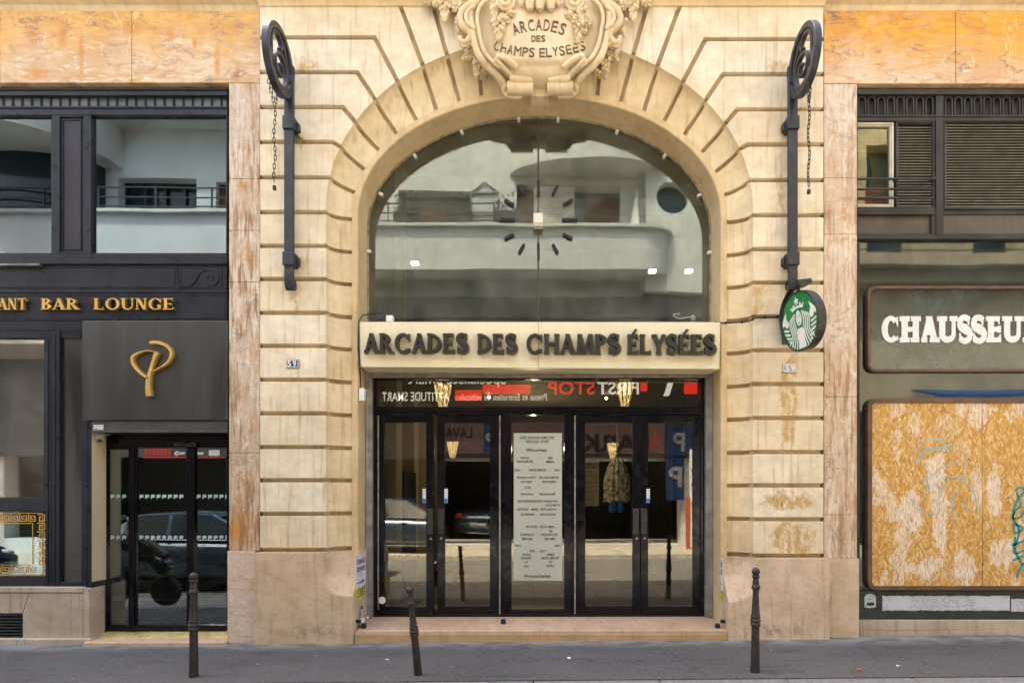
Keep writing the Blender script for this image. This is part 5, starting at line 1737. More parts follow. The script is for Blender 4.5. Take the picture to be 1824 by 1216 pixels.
obj('sensor', MB().pbox(309, 348, 787, 795, YE - .08, YE - .03), simple('sensor_black', (.02, .02, .022), .3), dr, .008)
m = MB()
for row in (884.5, 957.5):
    for x0, n, st in ((197, 3, 10.3), (248.5, 8, 10.15), (350.5, 6, 10.15)):
        for k in range(n):
            a = x0 + k * st
            yq = YE + .004 if x0 > 200 else YE + .022
            m.plate([[(X(u, yq), Z(v, yq)) for u, v in ((a, row - 4), (a + 6.6, row - 4), (a + 6.6, row + 1.2), (a + 3, row + .8), (a, row + 4))]], yq, yq + .003)
obj('safety_marks', m, simple('frosted_film', (.42, .56, .54), .6), dr)
# camera in the corner
cm = thing('security_camera', (X(178, .2), .2, Z(781, .2)), 'small white dome security camera in the upper left corner of the bar entrance', 'camera')
c0 = (X(178.5, .18), .18, Z(781, .18))
obj('housing', MB().lathe([(.030, .085), (.052, .06), (.058, .02), (.052, -.01), (.04, -.03)], c0, 18).box(c0[0] - .02, c0[0] + .02, .16, .3, c0[2] + .04, c0[2] + .075), simple('camera_grey_white', (.42, .38, .32), .45), cm)
obj('lens', MB().ball((c0[0] + .016, c0[1] - .03, c0[2] - .02), .026, 12, 8), simple('camera_lens', (.05, .05, .05), .1), cm)
obj('cable', MB().tube([(c0[0] + .05, .2, c0[2] + .07), (c0[0] + .07, .24, c0[2] + .05), (c0[0] + .1, .28, c0[2] + .09)], .009, 6), simple('camera_cable', (.05, .045, .04), .6), cm)
# threshold, step and stone base
thr = simple('yellow_marble_sill', (.60, .48, .20), .3, 0, .25, 5, .03)
m = MB()
m.add([(X(163.5, YS), YS - .02, Z(1136, YS)), (X(412, YS), YS - .02, Z(1134.5, YS)), (X(412, .36), .36, Z(1123, .3)), (X(163.5, YS), .36, Z(1123.5, .3)),
       (X(163.5, YS), YS - .02, -.2), (X(412, YS), YS - .02, -.2), (X(412, .36), .36, -.2), (X(163.5, YS), .36, -.2)], [(0, 1, 2, 3), (4, 7, 6, 5), (0, 4, 5, 1), (1, 5, 6, 2), (2, 6, 7, 3), (3, 7, 4, 0)])
obj('threshold', m, thr, bar_, .004)
m = MB().add([(X(149, -.08), -.09, Z(1143, -.08)), (X(404.5, -.08), -.09, Z(1142, -.08)), (X(404.5, YS), YS + .03, Z(1135.5, YS)), (X(160, YS), YS + .03, Z(1137, YS)),
              (X(149, -.08), -.09, -.2), (X(404.5, -.08), -.09, -.2), (X(404.5, YS), YS + .03, -.2), (X(160, YS), YS + .03, -.2)], [(0, 1, 2, 3), (4, 7, 6, 5), (0, 4, 5, 1), (1, 5, 6, 2), (2, 6, 7, 3), (3, 7, 4, 0)])
obj('doorstep', m, STEPM, bar_, .012)
m = MB()
# base panels leave an opening for the cellar grille
yb = .03
m.pbox(LX, 146.5, 1046, 1054.5, yb - .01, .28); m.pbox(127, 146.8, 1055, 1137.5, yb + .002, .28)
def pp(pts): m.prism([(X(a, yb), Z(b, yb)) for a, b in pts], yb + .001, .28)
pp([(126.6, 1055), (126.6, 1137.5), (40.5, 1137.5), (40.5, 1092), (52, 1055)]); pp([(51.2, 1055), (39.7, 1091.6), (LX, 1091.6), (LX, 1055)])
m.pbox(LX, -62.5, 1092, 1137.5, yb + .001, .28); m.pbox(147.3, 151, 1047, 1137.6, yb + .004, .28); m.pbox(151, 158.5, 1048, 1137.8, yb - .004, .28)
bs = obj('stone_base', m, SHOPBASE, bar_, .003)
m = MB()
m.pbox(LX, 43, 1138, 1160, yb - .05, .2); m.pbox(43.8, 160, 1138, 1160, yb - .05, .2)
obj('plinth_course', m, SHOPBASE, bar_, .006)
gr = MB()
for k in range(8): gr.pbox(-60, 39.5, 1094 + 5.5 * k, 1096.6 + 5.5 * k, yb + .02, yb + .06)
gr.pbox(-62, 40, 1091.8, 1094, yb + .01, yb + .08); gr.pbox(38.6, 40.3, 1094, 1137, yb + .01, yb + .08)
obj('cellar_grille', gr, simple('old_grille_iron', (.045, .047, .045), .5, .3, .3, 9, .1), bs)
obj('grille_back', MB().pbox(-62, 40.4, 1091.7, 1137.5, yb + .12, yb + .2), simple('cellar_dark', (.004, .004, .004), .9), bs)
# inside the bar
BW = simple('bar_inside_wall', (.035, .038, .04), .7, 0, .2, 2)
BWL = simple('bar_inside_pale', (.26, .235, .16), .6, 0, .15, 3)
m = MB().box(X(-500), X(405, 0), 4.5, 4.6, -.1, 7.0).box(X(405, 0), X(405, 0) + .1, .32, 4.6, -.1, 7.0).box(X(-500), X(405), .32, 4.5, 6.7, 6.8).box(X(-500), X(405), .32, 4.5, 3.5, 3.75)
obj('inner_wall', m, BW, bar_)
m = MB()
for i, (x0, y0, y1, z0, z1) in enumerate(((-5.3, .5, 2.6, .18, .33), (-5.3, .8, 2.6, .42, .58), (-5.4, 1.1, 2.6, .66, .82))): m.box(x0 - .9, x0 + (.75 - .35 * i), y0 + .25, y1, z0 - .12, z1)
st_ = obj('inner_stair', m, simple('brightened_brick', (.40, .19, .09), .6, 0, .3, 6, .05), bar_)  # brick lightened in place of light inside the bar
m = MB()
for i, (x0, y0, z1) in enumerate(((-5.3, .72, .345), (-5.3, 1.02, .595), (-5.4, 1.32, .835))): m.box(x0 - .9, x0 + (.78 - .35 * i), y0, 2.6, z1 - .012, z1 + .02)
obj('stair_tread', m, simple('brightened_tread', (.82, .75, .52), .4), st_)  # treads lightened too: the warm light on them is in the colour
obj('inner_floor', MB().box(-7.5, -3.45, .40, 4.5, -.1, .13), simple('bar_floor', (.03, .04, .045), .3), bar_)
obj('pale_mat', MB().box(-4.6, -3.5, .75, .95, .13, .134), BWL, bar_)
obj('column', MB().lathe([(.17, .1), (.17, 3.5)], (X(203, 1.0), 1.0, 0), 18).box(-6.0, -5.7, 1.6, 1.8, .1, 3.5), BWL, bar_)

# ---------------------------------------------------------------- right: closed shoe shop
RXE = 2300
shop = thing('shoe_shop_front', (X(1700, YS), YS, 0), 'closed dark shoe shop front with louvred upper windows and a boarded lower window', 'shopfront')
m = MB()
m.pbox(1527, RXE, 158, 168, YS - .02, .30); m.pbox(1527, RXE, 207.5, 215.5, YS, .30); m.pbox(1527, RXE, 204.5, 207.6, YS - .012, .2)
m.pbox(1667.5, 1681, 168.3, 420, YS - .004, .30); m.pbox(1526, 1528, 168.3, 420, YS, .30)
m.pbox(1528, 1667, 368.5, 379, YS + .006, .30); m.pbox(1528, 1667, 378, 382, YS - .014, YS + .1); m.pbox(1681.3, RXE, 372, 382, YS + .006, .30); m.pbox(1681, RXE, 369, 373, YS - .01, YS + .05)
m.pbox(1528, RXE, 416, 420.5, YS, .3); m.pbox(1527, RXE, 420, 425.5, YS - .025, .30)
m.pbox(1659, 1667, 379.4, 416, YS + .002, .3)
obj('frame', m, BRONZE, shop, .004)
obj('panel', MB().pbox(1528, 1659.5, 381.5, 416.5, YS + .03, .28).pbox(1680, RXE, 381.8, 416.5, YS + .02, .28), BRONZE2, shop, .003)
# arcaded grille
m = MB()
def arches(x0, n, p):
    for k in range(n):
        a = x0 + p * k
        cx = a + p / 2
        outer = [(cx + 7.4 * math.cos(t), 177.5 - 7.4 * math.sin(t)) for t in [PI * i / 12 for i in range(13)]] + [(cx - 7.4, 205), (cx + 7.4, 205)]
        inn = [(cx + 5.0 * math.cos(t), 177.5 - 5.0 * math.sin(t)) for t in [PI * i / 12 for i in range(13)]] + [(cx - 5.0, 206), (cx + 5.0, 206)]
        m.plate([[(X(u, YS), Z(v, YS)) for u, v in outer]], YS + .012, YS + .035, [[(X(u, YS), Z(v, YS)) for u, v in inn]])
        m.ball((X(a, YS), YS + .02, Z(171, YS)), .012, 8, 6)
arches(1528, 8, 17.2); arches(1683, 36, 17.2)
obj('arch_grille', m, BRONZE, shop)
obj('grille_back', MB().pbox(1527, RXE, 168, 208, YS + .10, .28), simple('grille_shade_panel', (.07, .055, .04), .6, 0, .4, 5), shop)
# casement and louvres
cz = obj('window', MB().pbox(1527, 1594, 220, 368, YS + .06, YS + .066), glass_mat('casement_glass', -.01, (.85, .85, .72), 0, .004, 1), shop)
m = MB(); frame_rect(m, 1524, 1585, 225, 363.5, 7.2, YS + .02, .06, 2)
obj('frame', m, simple('old_cream_paint', (.58, .53, .40), .6, 0, .12, 9, .05, streak=.25), cz, .003)
BRK = NT('room_brick_wall')
bk = BRK.n('ShaderNodeTexBrick'); BRK.link(BRK.map((1, 1, 1), (R(90), 0, 0)), bk.inputs['Vector'])
bk.inputs['Scale'].default_value = 4; bk.inputs['Color1'].default_value = (.72, .68, .42, 1); bk.inputs['Color2'].default_value = (.62, .58, .36, 1); bk.inputs['Mortar'].default_value = (.4, .37, .24, 1); bk.inputs['Mortar Size'].default_value = .015
BRK = BRK.done(bk.outputs[0], .8)
m = MB().box(X(1500), X(1660), .58, .66, 4.2, 6.6)
rmw = obj('room_wall', m, BRK, shop)
m = MB()
for k, (c, d) in enumerate(((333, 343), (344.5, 357), (358, 372), (373.5, 390))): m.pbox(1500, 1594 - 5 * k if k else 1578, c, d, .24 + .03 * k, .55)
obj('boxes', m, simple('terracotta_boxes', (.62, .22, .12), .7, 0, .25, 4), shop, .004)
obj('card', MB().pbox(1557, 1586, 266, 325, .56, .57), simple('yellow_card', (.60, .56, .34), .7), shop)
obj('bag', MB().lathe([(.12, -.2), (.16, -.05), (.13, .12), (.05, .22)], (X(1527, .35), .35, Z(308, .35)), 14), simple('green_cloth', (.03, .09, .06), .9), shop)
def louvre(a, b, c, d, pitch):
    m = MB()
    y = c
    while y < d - 1:
        z = Z(y, YS)
        m.add([(X(a, YS), YS + .050, z), (X(b, YS), YS + .050, z), (X(b, YS), YS + .020, z - .019), (X(a, YS), YS + .020, z - .019), (X(a, YS), YS + .052, z - .004), (X(b, YS), YS + .052, z - .004), (X(b, YS), YS + .022, z - .023), (X(a, YS), YS + .022, z - .023)],
              [(0, 1, 2, 3), (4, 7, 6, 5), (3, 2, 6, 7), (0, 4, 5, 1)])
        y += pitch
    return m
LVM = simple('louvre_blades', (.36, .33, .26), .4, .3, .3, 8, .04)
lv_ = obj('louvre', louvre(1600, 1661, 222, 367, 5.0), LVM, shop)
m = MB(); frame_rect(m, 1601, 1660, 221, 366, 5, YS + .008, .06, 2)
obj('frame', m, BRONZE, lv_, .003)
lv_ = obj('louvre', louvre(1684, RXE, 218, 369, 5.0), LVM, shop)
m = MB(); frame_rect(m, 1686, RXE, 219, 367.5, 4, YS + .008, .06, 2)
obj('frame', m, BRONZE, lv_, .003)
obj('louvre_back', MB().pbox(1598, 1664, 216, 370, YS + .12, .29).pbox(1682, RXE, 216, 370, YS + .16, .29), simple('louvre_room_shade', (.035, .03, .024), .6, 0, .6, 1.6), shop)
m = MB()
for py in (318.5, 336.5, 352.5): m.tube([(X(1527, 0), .035, Z(py, .03)), (X(1667, 0), .035, Z(py, .03))], .014, 8)
for px in (1599, 1664): m.pbox(px - 3, px + 3, 314, 320, .03, YS)
obj('guard_rail', m, BRONZE, shop)
# dusty dark glass sheets
obj('glass_sheet', MB().pbox(1530.5, RXE, 425.8, 1049, YS + .03, YS + .04), GL_RIGHT, shop)
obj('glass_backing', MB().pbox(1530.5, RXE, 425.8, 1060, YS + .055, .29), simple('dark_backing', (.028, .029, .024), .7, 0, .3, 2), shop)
obj('edge_strip', MB().pbox(1527, 1531.5, 425.8, 1104, YS + .01, .29), BRONZE, shop, .003)
def rring(mb, a, b, c, d, t, rad, y0, y1):
    def rr(a, b, c, d, r):
        pts = []
        for cx, cy, s in ((b - r, d - r, 270), (b - r, c + r, 0), (a + r, c + r, 90), (a + r, d - r, 180)):
            for k in range(7):
                q = R(s + 15 * k)
                pts.append((cx + r * math.cos(q), cy - r * math.sin(q)))
        return [(X(u, y0), Z(v, y0)) for u, v in pts]
    mb.plate([rr(a, b, c, d, rad)], y0, y1, [rr(a + t, b - t, c + t, d - t, max(1, rad - t))])
    return mb
obj('sign_frame', rring(MB(), 1546, 2080, 509, 662, 5, 15, YS - .028, YS + .045), BROWNF, shop, .004)
obj('sign_glass', MB().pbox(1551, 2076, 514, 657, YS + .0, YS + .008), glass_mat('sign_dusty_glass', .09, (.1, .11, .1), .04, .002, 1, (.88, .94, .90), dirt=.6, dcol=(.125, .145, .135)), shop)
m = MB()
capitals(m, 'CHAUSSEUR', 1570, 1854, 609.5, 563, YS - .012, YS - .002, SLAB, .02)
obj('lettering', m, simple('cracked_white_letters', (.74, .73, .69), .6, 0, .08, 14, .05, streak=.12), shop)
# boarded window
obj('board_frame', rring(MB(), 1546, 2080, 709, 1051, 8, 15, YS - .035, YS + .045), BROWNF, shop, .005)
OS = NT('oriented_strand_board')
cols = []
for k, (rot, loc) in enumerate(((.12, 0), (.5, 7), (-.22, 13), (-.6, 3))):
    v = OS.map((54, 54, 14), (0, 0, 0), (loc, loc, loc), src=OS.map((1, 1, 1), (0, rot, 0)))
    cols.append((OS.voro(1.0, v, 'F1', 'Color'), OS.voro(1.0, v, 'DISTANCE_TO_EDGE', 'Distance')))
pick = OS.voro(15, OS.map((1, 1, .7), (0, .4, 0)), 'F1', 'Color')
sp_ = OS.n('ShaderNodeSeparateColor'); OS.link(pick, sp_.inputs[0])
def pickmix(i):
    a = OS.mix(OS.rng(sp_.outputs[0], .33, .34), cols[0][i], cols[1][i])
    b = OS.mix(OS.rng(sp_.outputs[0], .5, .51), cols[2][i], cols[3][i])
    return OS.mix(OS.rng(sp_.outputs[1], .5, .51), a, b)
cc = pickmix(0)
s2 = OS.n('ShaderNodeSeparateColor'); OS.link(cc, s2.inputs[0])
wood = OS.ramp(s2.outputs[0], [(.0, (.46, .23, .055)), (.35, (.58, .33, .085)), (.7, (.64, .39, .12)), (1.0, (.75, .53, .25))])
ed = pickmix(1)
wood = OS.mix(OS.rng(ed, .0, .05, .45, 0), wood, (.16, .07, .02))
fib = OS.noise(60, OS.map((3, 1, .25)), detail=4)
wood = OS.mix(OS.rng(fib, .55, .75, 0, .3), wood, (.30, .14, .03))
# torn remains of white bills
wv_ = OS.n('ShaderNodeVectorMath', operation='SUBTRACT'); OS.link(OS.noise(4.5, OS.map((1.6, 1, .9)), detail=6, rough=.65, out=1), wv_.inputs[0]); wv_.inputs[1].default_value = (.5, .5, .5)
wv2 = OS.n('ShaderNodeVectorMath', operation='MULTIPLY'); OS.link(wv_.outputs[0], wv2.inputs[0]); wv2.inputs[1].default_value = (.30, 0, .70)
wv3 = OS.n('ShaderNodeVectorMath', operation='ADD'); OS.link(OS.P, wv3.inputs[0]); OS.link(wv2.outputs[0], wv3.inputs[1])
P0_ = OS.P; OS.P = wv3.outputs[0]
tot = None
for px, py, rx, rz, am_ in ((1625, 915, 32, 62, 1), (1668, 840, 26, 75, .9), (1678, 930, 24, 90, 1), (1775, 870, 18, 70, 1.2), (1640, 1012, 65, 26, 1.1), (1720, 1010, 36, 34, 1), (1790, 985, 40, 40, .9), (1600, 790, 14, 40, .7), (1690, 760, 50, 50, .6), (1790, 760, 50, 60, .5), (1640, 780, 60, 40, .55), (1720, 800, 18, 40, .6), (1700, 1030, 120, 18, .6)):
    s_ = OS.math('MULTIPLY', OS.spot(X(px, .05), Z(py, .05), rx / 150, rz / 150, .35), am_)
    tot = s_ if tot is None else OS.math('MAXIMUM', tot, s_)
OS.P = P0_
tot = OS.math('MAXIMUM', tot, OS.rng(OS.noise(2.3, OS.map((1.4, 1, .8), loc=(3, 0, 8)), detail=4), .46, .62, 0, .72))
tn = OS.noise(9, OS.map((2.4, 1, .8)), detail=7, rough=.72)
tn2 = OS.noise(40, OS.map((2.2, 1, .5)), detail=4, rough=.6)
tm = OS.math('MULTIPLY', tot, OS.math('ADD', OS.math('MULTIPLY', tn, .8), OS.math('MULTIPLY', tn2, .45)))
tm = OS.rng(tm, .32, .50)
tm = OS.math('MULTIPLY', tm, OS.rng(OS.noise(30, OS.map((3.0, 1, .34), (0, .06, 0)), detail=6, rough=.75), .40, .58, .12, .92))
wood = OS.mix(tm, wood, (.78, .71, .62))
OS.bump(OS.math('ADD', s2.outputs[1], OS.math('MULTIPLY', fib, .5)), .35, .004)
OSM = OS.done(wood, .75, 0, .25)
ob_ = MB().pbox(1553.5, 1749.5, 717, 1046, YS - .018, YS + .02)
bd1 = obj('strand_board', ob_, OSM, shop, .002, 1)
bd2 = obj('strand_board', MB().pbox(1750.3, 2074, 717, 1046.5, YS - .017, YS + .02), OSM, shop, .002, 1)
obj('board_rail', MB().pbox(1550, 2076, 1045.6, 1048, YS - .03, YS).add([], []), GREY, shop)
CYAN = simple('pale_blue_spray', (.22, .46, .55), .7); TEAL = simple('teal_spray', (.0, .23, .25), .6)
def scrib(lines, mat_, par, r_):
    m = MB()
    for q in lines:
        pts = [(a, b) for a, b, _ in bez([(a, b, 0) for a, b in q], 8)]
        m.plate(ribbon([(X(a, YS - .018), Z(b, YS - .018)) for a, b in pts], r_ / 155), YS - .0205, YS - .0175)
    return obj('graffiti', m, mat_, par)
sx = lambda a, b: (1500 + a / 2.2685, 680 + b / 2.2685)
scrib([[sx(*p) for p in q] for q in ([(300, 330), (296, 290), (320, 250), (370, 230), (420, 240), (450, 275), (400, 268), (340, 285), (300, 330)], [(310, 300), (350, 268), (430, 262)], [(345, 430), (332, 395), (355, 385), (400, 345), (450, 328), (510, 325), (490, 360), (500, 395), (470, 385), (410, 385), (385, 410), (400, 435), (430, 400)],
       [(280, 470), (300, 510), (350, 530), (392, 528), (388, 470), (395, 440)], [(470, 390), (520, 430), (545, 490), (560, 560)], [(455, 430), (445, 500), (455, 560)], [(330, 455), (352, 430), (345, 410)], [(490, 485), (505, 520)])], CYAN, bd1, .75)
scrib([[sx(*p) for p in q] for q in ([(700, 440), (720, 425), (735, 440), (715, 465), (705, 445)], [(715, 470), (720, 500), (700, 520), (690, 550), (720, 545), (735, 520)], [(690, 575), (700, 610), (730, 590), (690, 570)], [(685, 660), (735, 640)], [(700, 625), (695, 690), (735, 680)], [(690, 720), (735, 700)], [(735, 730), (715, 760), (706, 790)], [(712, 460), (690, 540), (715, 600), (700, 680), (730, 740)], [(668, 470), (674, 466)])], TEAL, bd2, 1.8)
# lower base
obj('base_panel', MB().pbox(1531.5, RXE, 1051.5, 1104, YS + .015, .29), simple('dark_base_paint', (.030, .030, .027), .5, 0, .3, 6, .06), shop, .003)
m = MB()
def torn(a, b, c, d, n=44):
    r_ = random.Random(int(a))
    top = [(a + (b - a) * i / n, c + (0 if i in (0, n) else abs(r_.gauss(0, .7)))) for i in range(n + 1)]
    bot = [(a + (b - a) * i / n, d - (0 if i in (0, n) else abs(r_.gauss(0, .7)))) for i in range(n, -1, -1)]
    return [(X(u, YS), Z(v, YS)) for u, v in top + bot]
m.plate([torn(1573, 1800, 1060.5, 1087.5)], YS + .011, YS + .016); m.plate([torn(1803, 2050, 1066, 1089)], YS + .011, YS + .016)
TP = NT('torn_white_bill')
tn = TP.noise(10, TP.map((1.3, 1, 5), (0, .1, 0)), detail=7, rough=.72)
rd = TP.math('ABSOLUTE', TP.math('SUBTRACT', tn, .5))
f = TP.math('MULTIPLY', TP.rng(rd, 0, .022, 1, 0), TP.rng(TP.noise(4), .42, .56))
TPM = TP.done(TP.mix(f, (.58, .61, .65), (.03, .03, .03)), .8)
obj('paper_strip', m, TPM, shop)
stk = [(1551 + 10 * math.cos(t) * 1.0, 1064 - 7 * math.sin(t)) for t in [PI * i / 10 for i in range(11)]] + [(1541, 1081), (1549, 1082.5), (1561, 1081)]
m = MB().plate([[(X(u, YS), Z(v, YS)) for u, v in stk]], YS + .011, YS + .016)
sk = obj('torn_sticker', m, simple('pale_green_sticker', (.44, .56, .54), .7, 0, .2, 20), shop)
m = MB().plate([[(X(1544 + u, YS), Z(1073 + v, YS)) for u, v in ((0, 2), (4, -1), (8, 0), (13, -1), (15, 3), (12, 4), (13, 7), (9, 4), (7, 8), (5, 4), (2, 6))]], YS + .0095, YS + .0112)
m.text('ART', X(1551, YS), Z(1068, YS), .025, YS + .0095, None, .06)
obj('print', m, INK, sk)
m = MB()
m.pbox(1537.5, 2300, 1104, 1122, YS - .02, .3); m.pbox(1537.5, 1581, 1122.5, 1150, YS - .026, .3); m.pbox(1581.8, 1690, 1122.5, 1150, YS - .024, .3); m.pbox(1690.8, 2300, 1122.5, 1150, YS - .027, .3); m.pbox(1531, 1537, 1104.3, 1150, YS - .03, .3)
obj('stone_base', m, SHOPBASE, shop, .006)
m = MB().box(X(1527, 0), 9.0, 2.6, 2.7, -.1, 7).box(X(1527), 9, .32, 2.6, 6.7, 6.8)
obj('inner_wall', m, BW, shop)
# scraps on the pavement
r_ = random.Random(3)
for k, (px, py, c, lab) in enumerate(((690, 1176, WHITE, 'white paper scrap on the pavement left of the leaning bollard'), (1014, 1176, WHITE, 'white paper scrap on the pavement in front of the middle of the step'), (1531, 1201, simple('orange_scrap', (.5, .15, .04), .8), 'orange scrap on the pavement near the kerb by the boarded shop'), (1600, 1195, WHITE, 'white scrap near the kerb in front of the boarded shop'))):
    y = (EYE) * F / (py - CY) - D
    x = X(px, y)
    z = ground_z(x) + .003
    pts = [(x + .03 * math.cos(2 * PI * i / 7) * r_.uniform(.5, 1.2), y + .025 * math.sin(2 * PI * i / 7) * r_.uniform(.5, 1.2), z + r_.uniform(0, .012)) for i in range(7)]
    tag(obj('paper_scrap', MB().add(pts + [(x, y, z + .012)], [(i, (i + 1) % 7, 7) for i in range(7)]), c), lab, 'litter', 'scraps of litter on the pavement')
# ---------------------------------------------------------------- across the street (seen in the glass)
OY = -9.7
LA = D + 2 * .56 + 9.7          # path length camera - arch glass - far facade
LL = D + 2 * .14 + 9.7
def ox(px, l=LA): return (px - CX) * l / F
def oz(py, l=LA): return EYE + (CY - py) * l / F
WST = simple('white_stucco', (.62, .62, .60), .8, 0, .07, 1.2, .04, streak=.08)
OGL = simple('far_window_glass', (.012, .03, .034), .1, 0, .2, 1)
OBR = simple('brown_shutter', (.17, .06, .03), .6, 0, .2, 5)
ODK = simple('shaded_shop_wall', (.10, .10, .09), .6, 0, .3, 2)
ORAIL = simple('far_rail_paint', (.03, .032, .034), .4)
far = thing('white_apartment_building', (-5, OY, 0), 'white rendered apartment building with curved balconies reflected in the arched and upper windows', 'building')
WA, WB_, WC = (-4.02, -1.84, 9.1, 10.55), (-.5, 2.6, 9.1, 10.7), (-11.75, -9.55, 9.1, 10.5)
WD_, WE = (-9.0, -8.2, 9.1, 10.4), (-16.5, -13.9, 9.1, 10.9)
m = MB()
holes = [rect(*w) for w in (WA, WB_, WC, WD_, WE)] + [rect(-12.2, -8.6, 12.35, 13.6), rect(-3, 4.4, .05, 2.55), rect(-15, -3.6, .3, 3.7)]
m.plate([rect(-24, 5.25, -.3, 14.2)], OY, OY - .5, holes)
obj('wall', m, WST, far)
m = MB()
for w in (WA, WB_, WC, WD_, WE): m.box(w[0] - .1, w[1] + .1, OY - .45, OY - .40, w[2] - .1, w[3] + .1)
m.box(-12.3, -8.5, OY - .45, OY - .4, 12.2, 13.7)
wi = obj('window', m, OGL, far)
m = MB()
for w in (WC, WE):
    for k in range(5):
        x = w[0] + (w[1] - w[0]) * k / 4
        m.box(x - .04, x + .04, OY - .40, OY - .30, w[2], w[3])
    m.box(w[0], w[1], OY - .40, OY - .3, w[3] - .08, w[3])
obj('frame', m, ORAIL, wi)
def slats(x0, x1, z0, z1, y):
    mm = MB()
    z = z0
    while z < z1: mm.box(x0, x1, y, y + .02, z, z + .035); z += .055
    return mm
obj('shutter', slats(WA[0] + .25, WA[1], 9.1, 10.25, OY - .25), OBR, far)
obj('shutter', slats(WD_[0], WD_[1], 9.1, 10.4, OY - .2), OBR, far)
obj('shutter', slats(.02, 1.2, 9.1, 10.5, OY + .25), simple('sunlit_striped_blind', (.74, .66, .61), .6), far)  # whitened slats: sunlight on the blind put into its colour
obj('shutter', slats(-.5, .0, 9.1, 10.6, OY - .2), OBR, far)
obj('shutter', slats(1.6, 2.6, 9.1, 10.5, OY - .25), OBR, far)
# balcony: curved parapet with coping, slab and rails
def balc(x0, x1, z0, z1, y, th, r=.9):
    """parapet wall that turns back to the facade in a curve at its right end"""
    pts = [(x0, y), (x1 - r, y)] + [(x1 - r + r * math.sin(R(9 * k)), y - r + r * math.cos(R(9 * k))) for k in range(1, 11)]
    return pts
bp_ = balc(-24, 4.0, 0, 0, OY + 1.05, .14, 1.0)
def wallstrip(pts, z0, z1, th, out=0.0):
    mm = MB()
    rows_ = []
    n = len(pts)
    def off(i, d):
        a, b = pts[max(0, i - 1)], pts[min(n - 1, i + 1)]
        t = Vector((b[0] - a[0], b[1] - a[1])).normalized()
        return (pts[i][0] - t.y * d, pts[i][1] + t.x * d)
    for i in range(n):
        o_, w_ = off(i, out), off(i, -th)
        rows_.append([(o_[0], o_[1], z0), (o_[0], o_[1], z1), (w_[0], w_[1], z1), (w_[0], w_[1], z0), (o_[0], o_[1], z0)])
    return mm.grid(rows_)
ba = obj('balcony', wallstrip(bp_, 7.86, 9.02, .14), WST, far, ang=30)
obj('coping', wallstrip(bp_, 9.02, 9.1, .20, .13), WST, ba, ang=30)
obj('floor_slab', MB().prism([(a, b) for a, b in bp_] + [(4.0, OY), (-24, OY)], 7.86, 8.02) if False else MB().add([(a, b, z) for z in (7.87, 8.0) for a, b in bp_ + [(-24, OY)]], [list(range(len(bp_) + 1)), list(range(2 * len(bp_) + 1, len(bp_), -1))]), WST, ba)
m = MB()
for z in (9.24, 9.48, 9.74): m.tube([(-24, OY + .98, z), (-1.1, OY + .98, z)], .022, 6)
for k in range(16): m.box(-23.6 + 1.5 * k, -23.56 + 1.5 * k, OY + .96, OY + 1.0, 9.0, 9.76)
obj('rail', m, ORAIL, ba)
ub = obj('upper_balcony', MB().box(-24, -7.3, OY + .001, OY + .75, 11.85, 12.05).box(-24, -7.3, OY + .60, OY + .75, 12.05, 12.35), WST, far)
# curved hood over the loggia and the pier with a porthole
m = MB()
cx_, ra, rb = 1.75, 2.5, 1.15
arc_ = [(cx_ - ra * math.cos(R(6 * k)), OY + .02 + rb * math.sin(R(6 * k))) for k in range(31)]
n = len(arc_)
V = [(a, b, z) for z in (10.95, 11.15, 13.9) for a, b in arc_]
V = [(a + (cx_ - a) * (.0 if z > 11 else .02), b, z) for a, b, z in V]
Fc = [(l * n + k, l * n + k + 1, (l + 1) * n + k + 1, (l + 1) * n + k) for l in range(2) for k in range(n - 1)] + [list(range(n))[::-1], list(range(2 * n, 3 * n))]
m.add(V, Fc)
obj('curved_bay', m, WST, far, ang=30)
m = MB().plate([rect(3.25, 5.6, 7.4, 14.2)], OY + .55, OY + .0, [[(4.02 + .48 * math.cos(2 * PI * k / 32), 10.12 + .48 * math.sin(2 * PI * k / 32)) for k in range(32)]])
pr_ = obj('pier', m, WST, far)
obj('porthole', MB().plate([[(4.02 + .5 * math.cos(2 * PI * k / 32), 10.12 + .5 * math.sin(2 * PI * k / 32)) for k in range(32)]], OY + .2, OY + .16), OGL, pr_)
m = MB().add([(2.75, OY + .6, 9.1), (3.05, OY + .6, 9.1), (3.0, OY + .6, 10.3), (2.75, OY + .55, 9.1), (3.05, OY + .55, 9.1), (3.0, OY + .55, 10.3)], [(0, 1, 2), (3, 5, 4), (0, 3, 4, 1), (1, 4, 5, 2), (2, 5, 3, 0)])
tag(obj('folded_parasol', m, WHITE), 'white folded parasol on the far balcony', 'parasol')
# planters and a small greenhouse on the balcony
def planter(x, l):
    t = thing('planter', (x, OY + .9, 9.1), l, 'planter', 'planters on the far balcony')
    obj('trough', MB().box(x - .35, x + .35, OY + .75, OY + .95, 9.3, 9.55), ORAIL, t, .01)
    r_ = random.Random(int(x * 10) + 50)
    mm = MB()
    for k in range(90):
        p = Vector((x + r_.uniform(-.3, .3), OY + .85 + r_.uniform(-.1, .1), 9.5 + r_.random() ** 1.6 * .55))
        d = Vector((r_.uniform(-1, 1), r_.uniform(-1, 1), r_.uniform(-.3, 1))).normalized() * .09
        s_ = d.orthogonal().normalized() * .03
        mm.add([p, p + d / 2 + s_, p + d, p + d / 2 - s_], [(0, 1, 2, 3)])
    obj('foliage', mm, simple('planter_leaves%d' % int(x * 10), (.07, .12, .02), .7, 0, .4, 9), t)
planter(ox(735), 'green planter on the far balcony left of the other one'); planter(ox(825), 'green planter on the far balcony beside the small greenhouse'); planter(ox(905), 'leafy planter right of the small greenhouse on the far balcony')
gh = thing('small_greenhouse', (ox(866), OY + .5, 9.05), 'small clear plastic greenhouse on the far balcony', 'greenhouse')
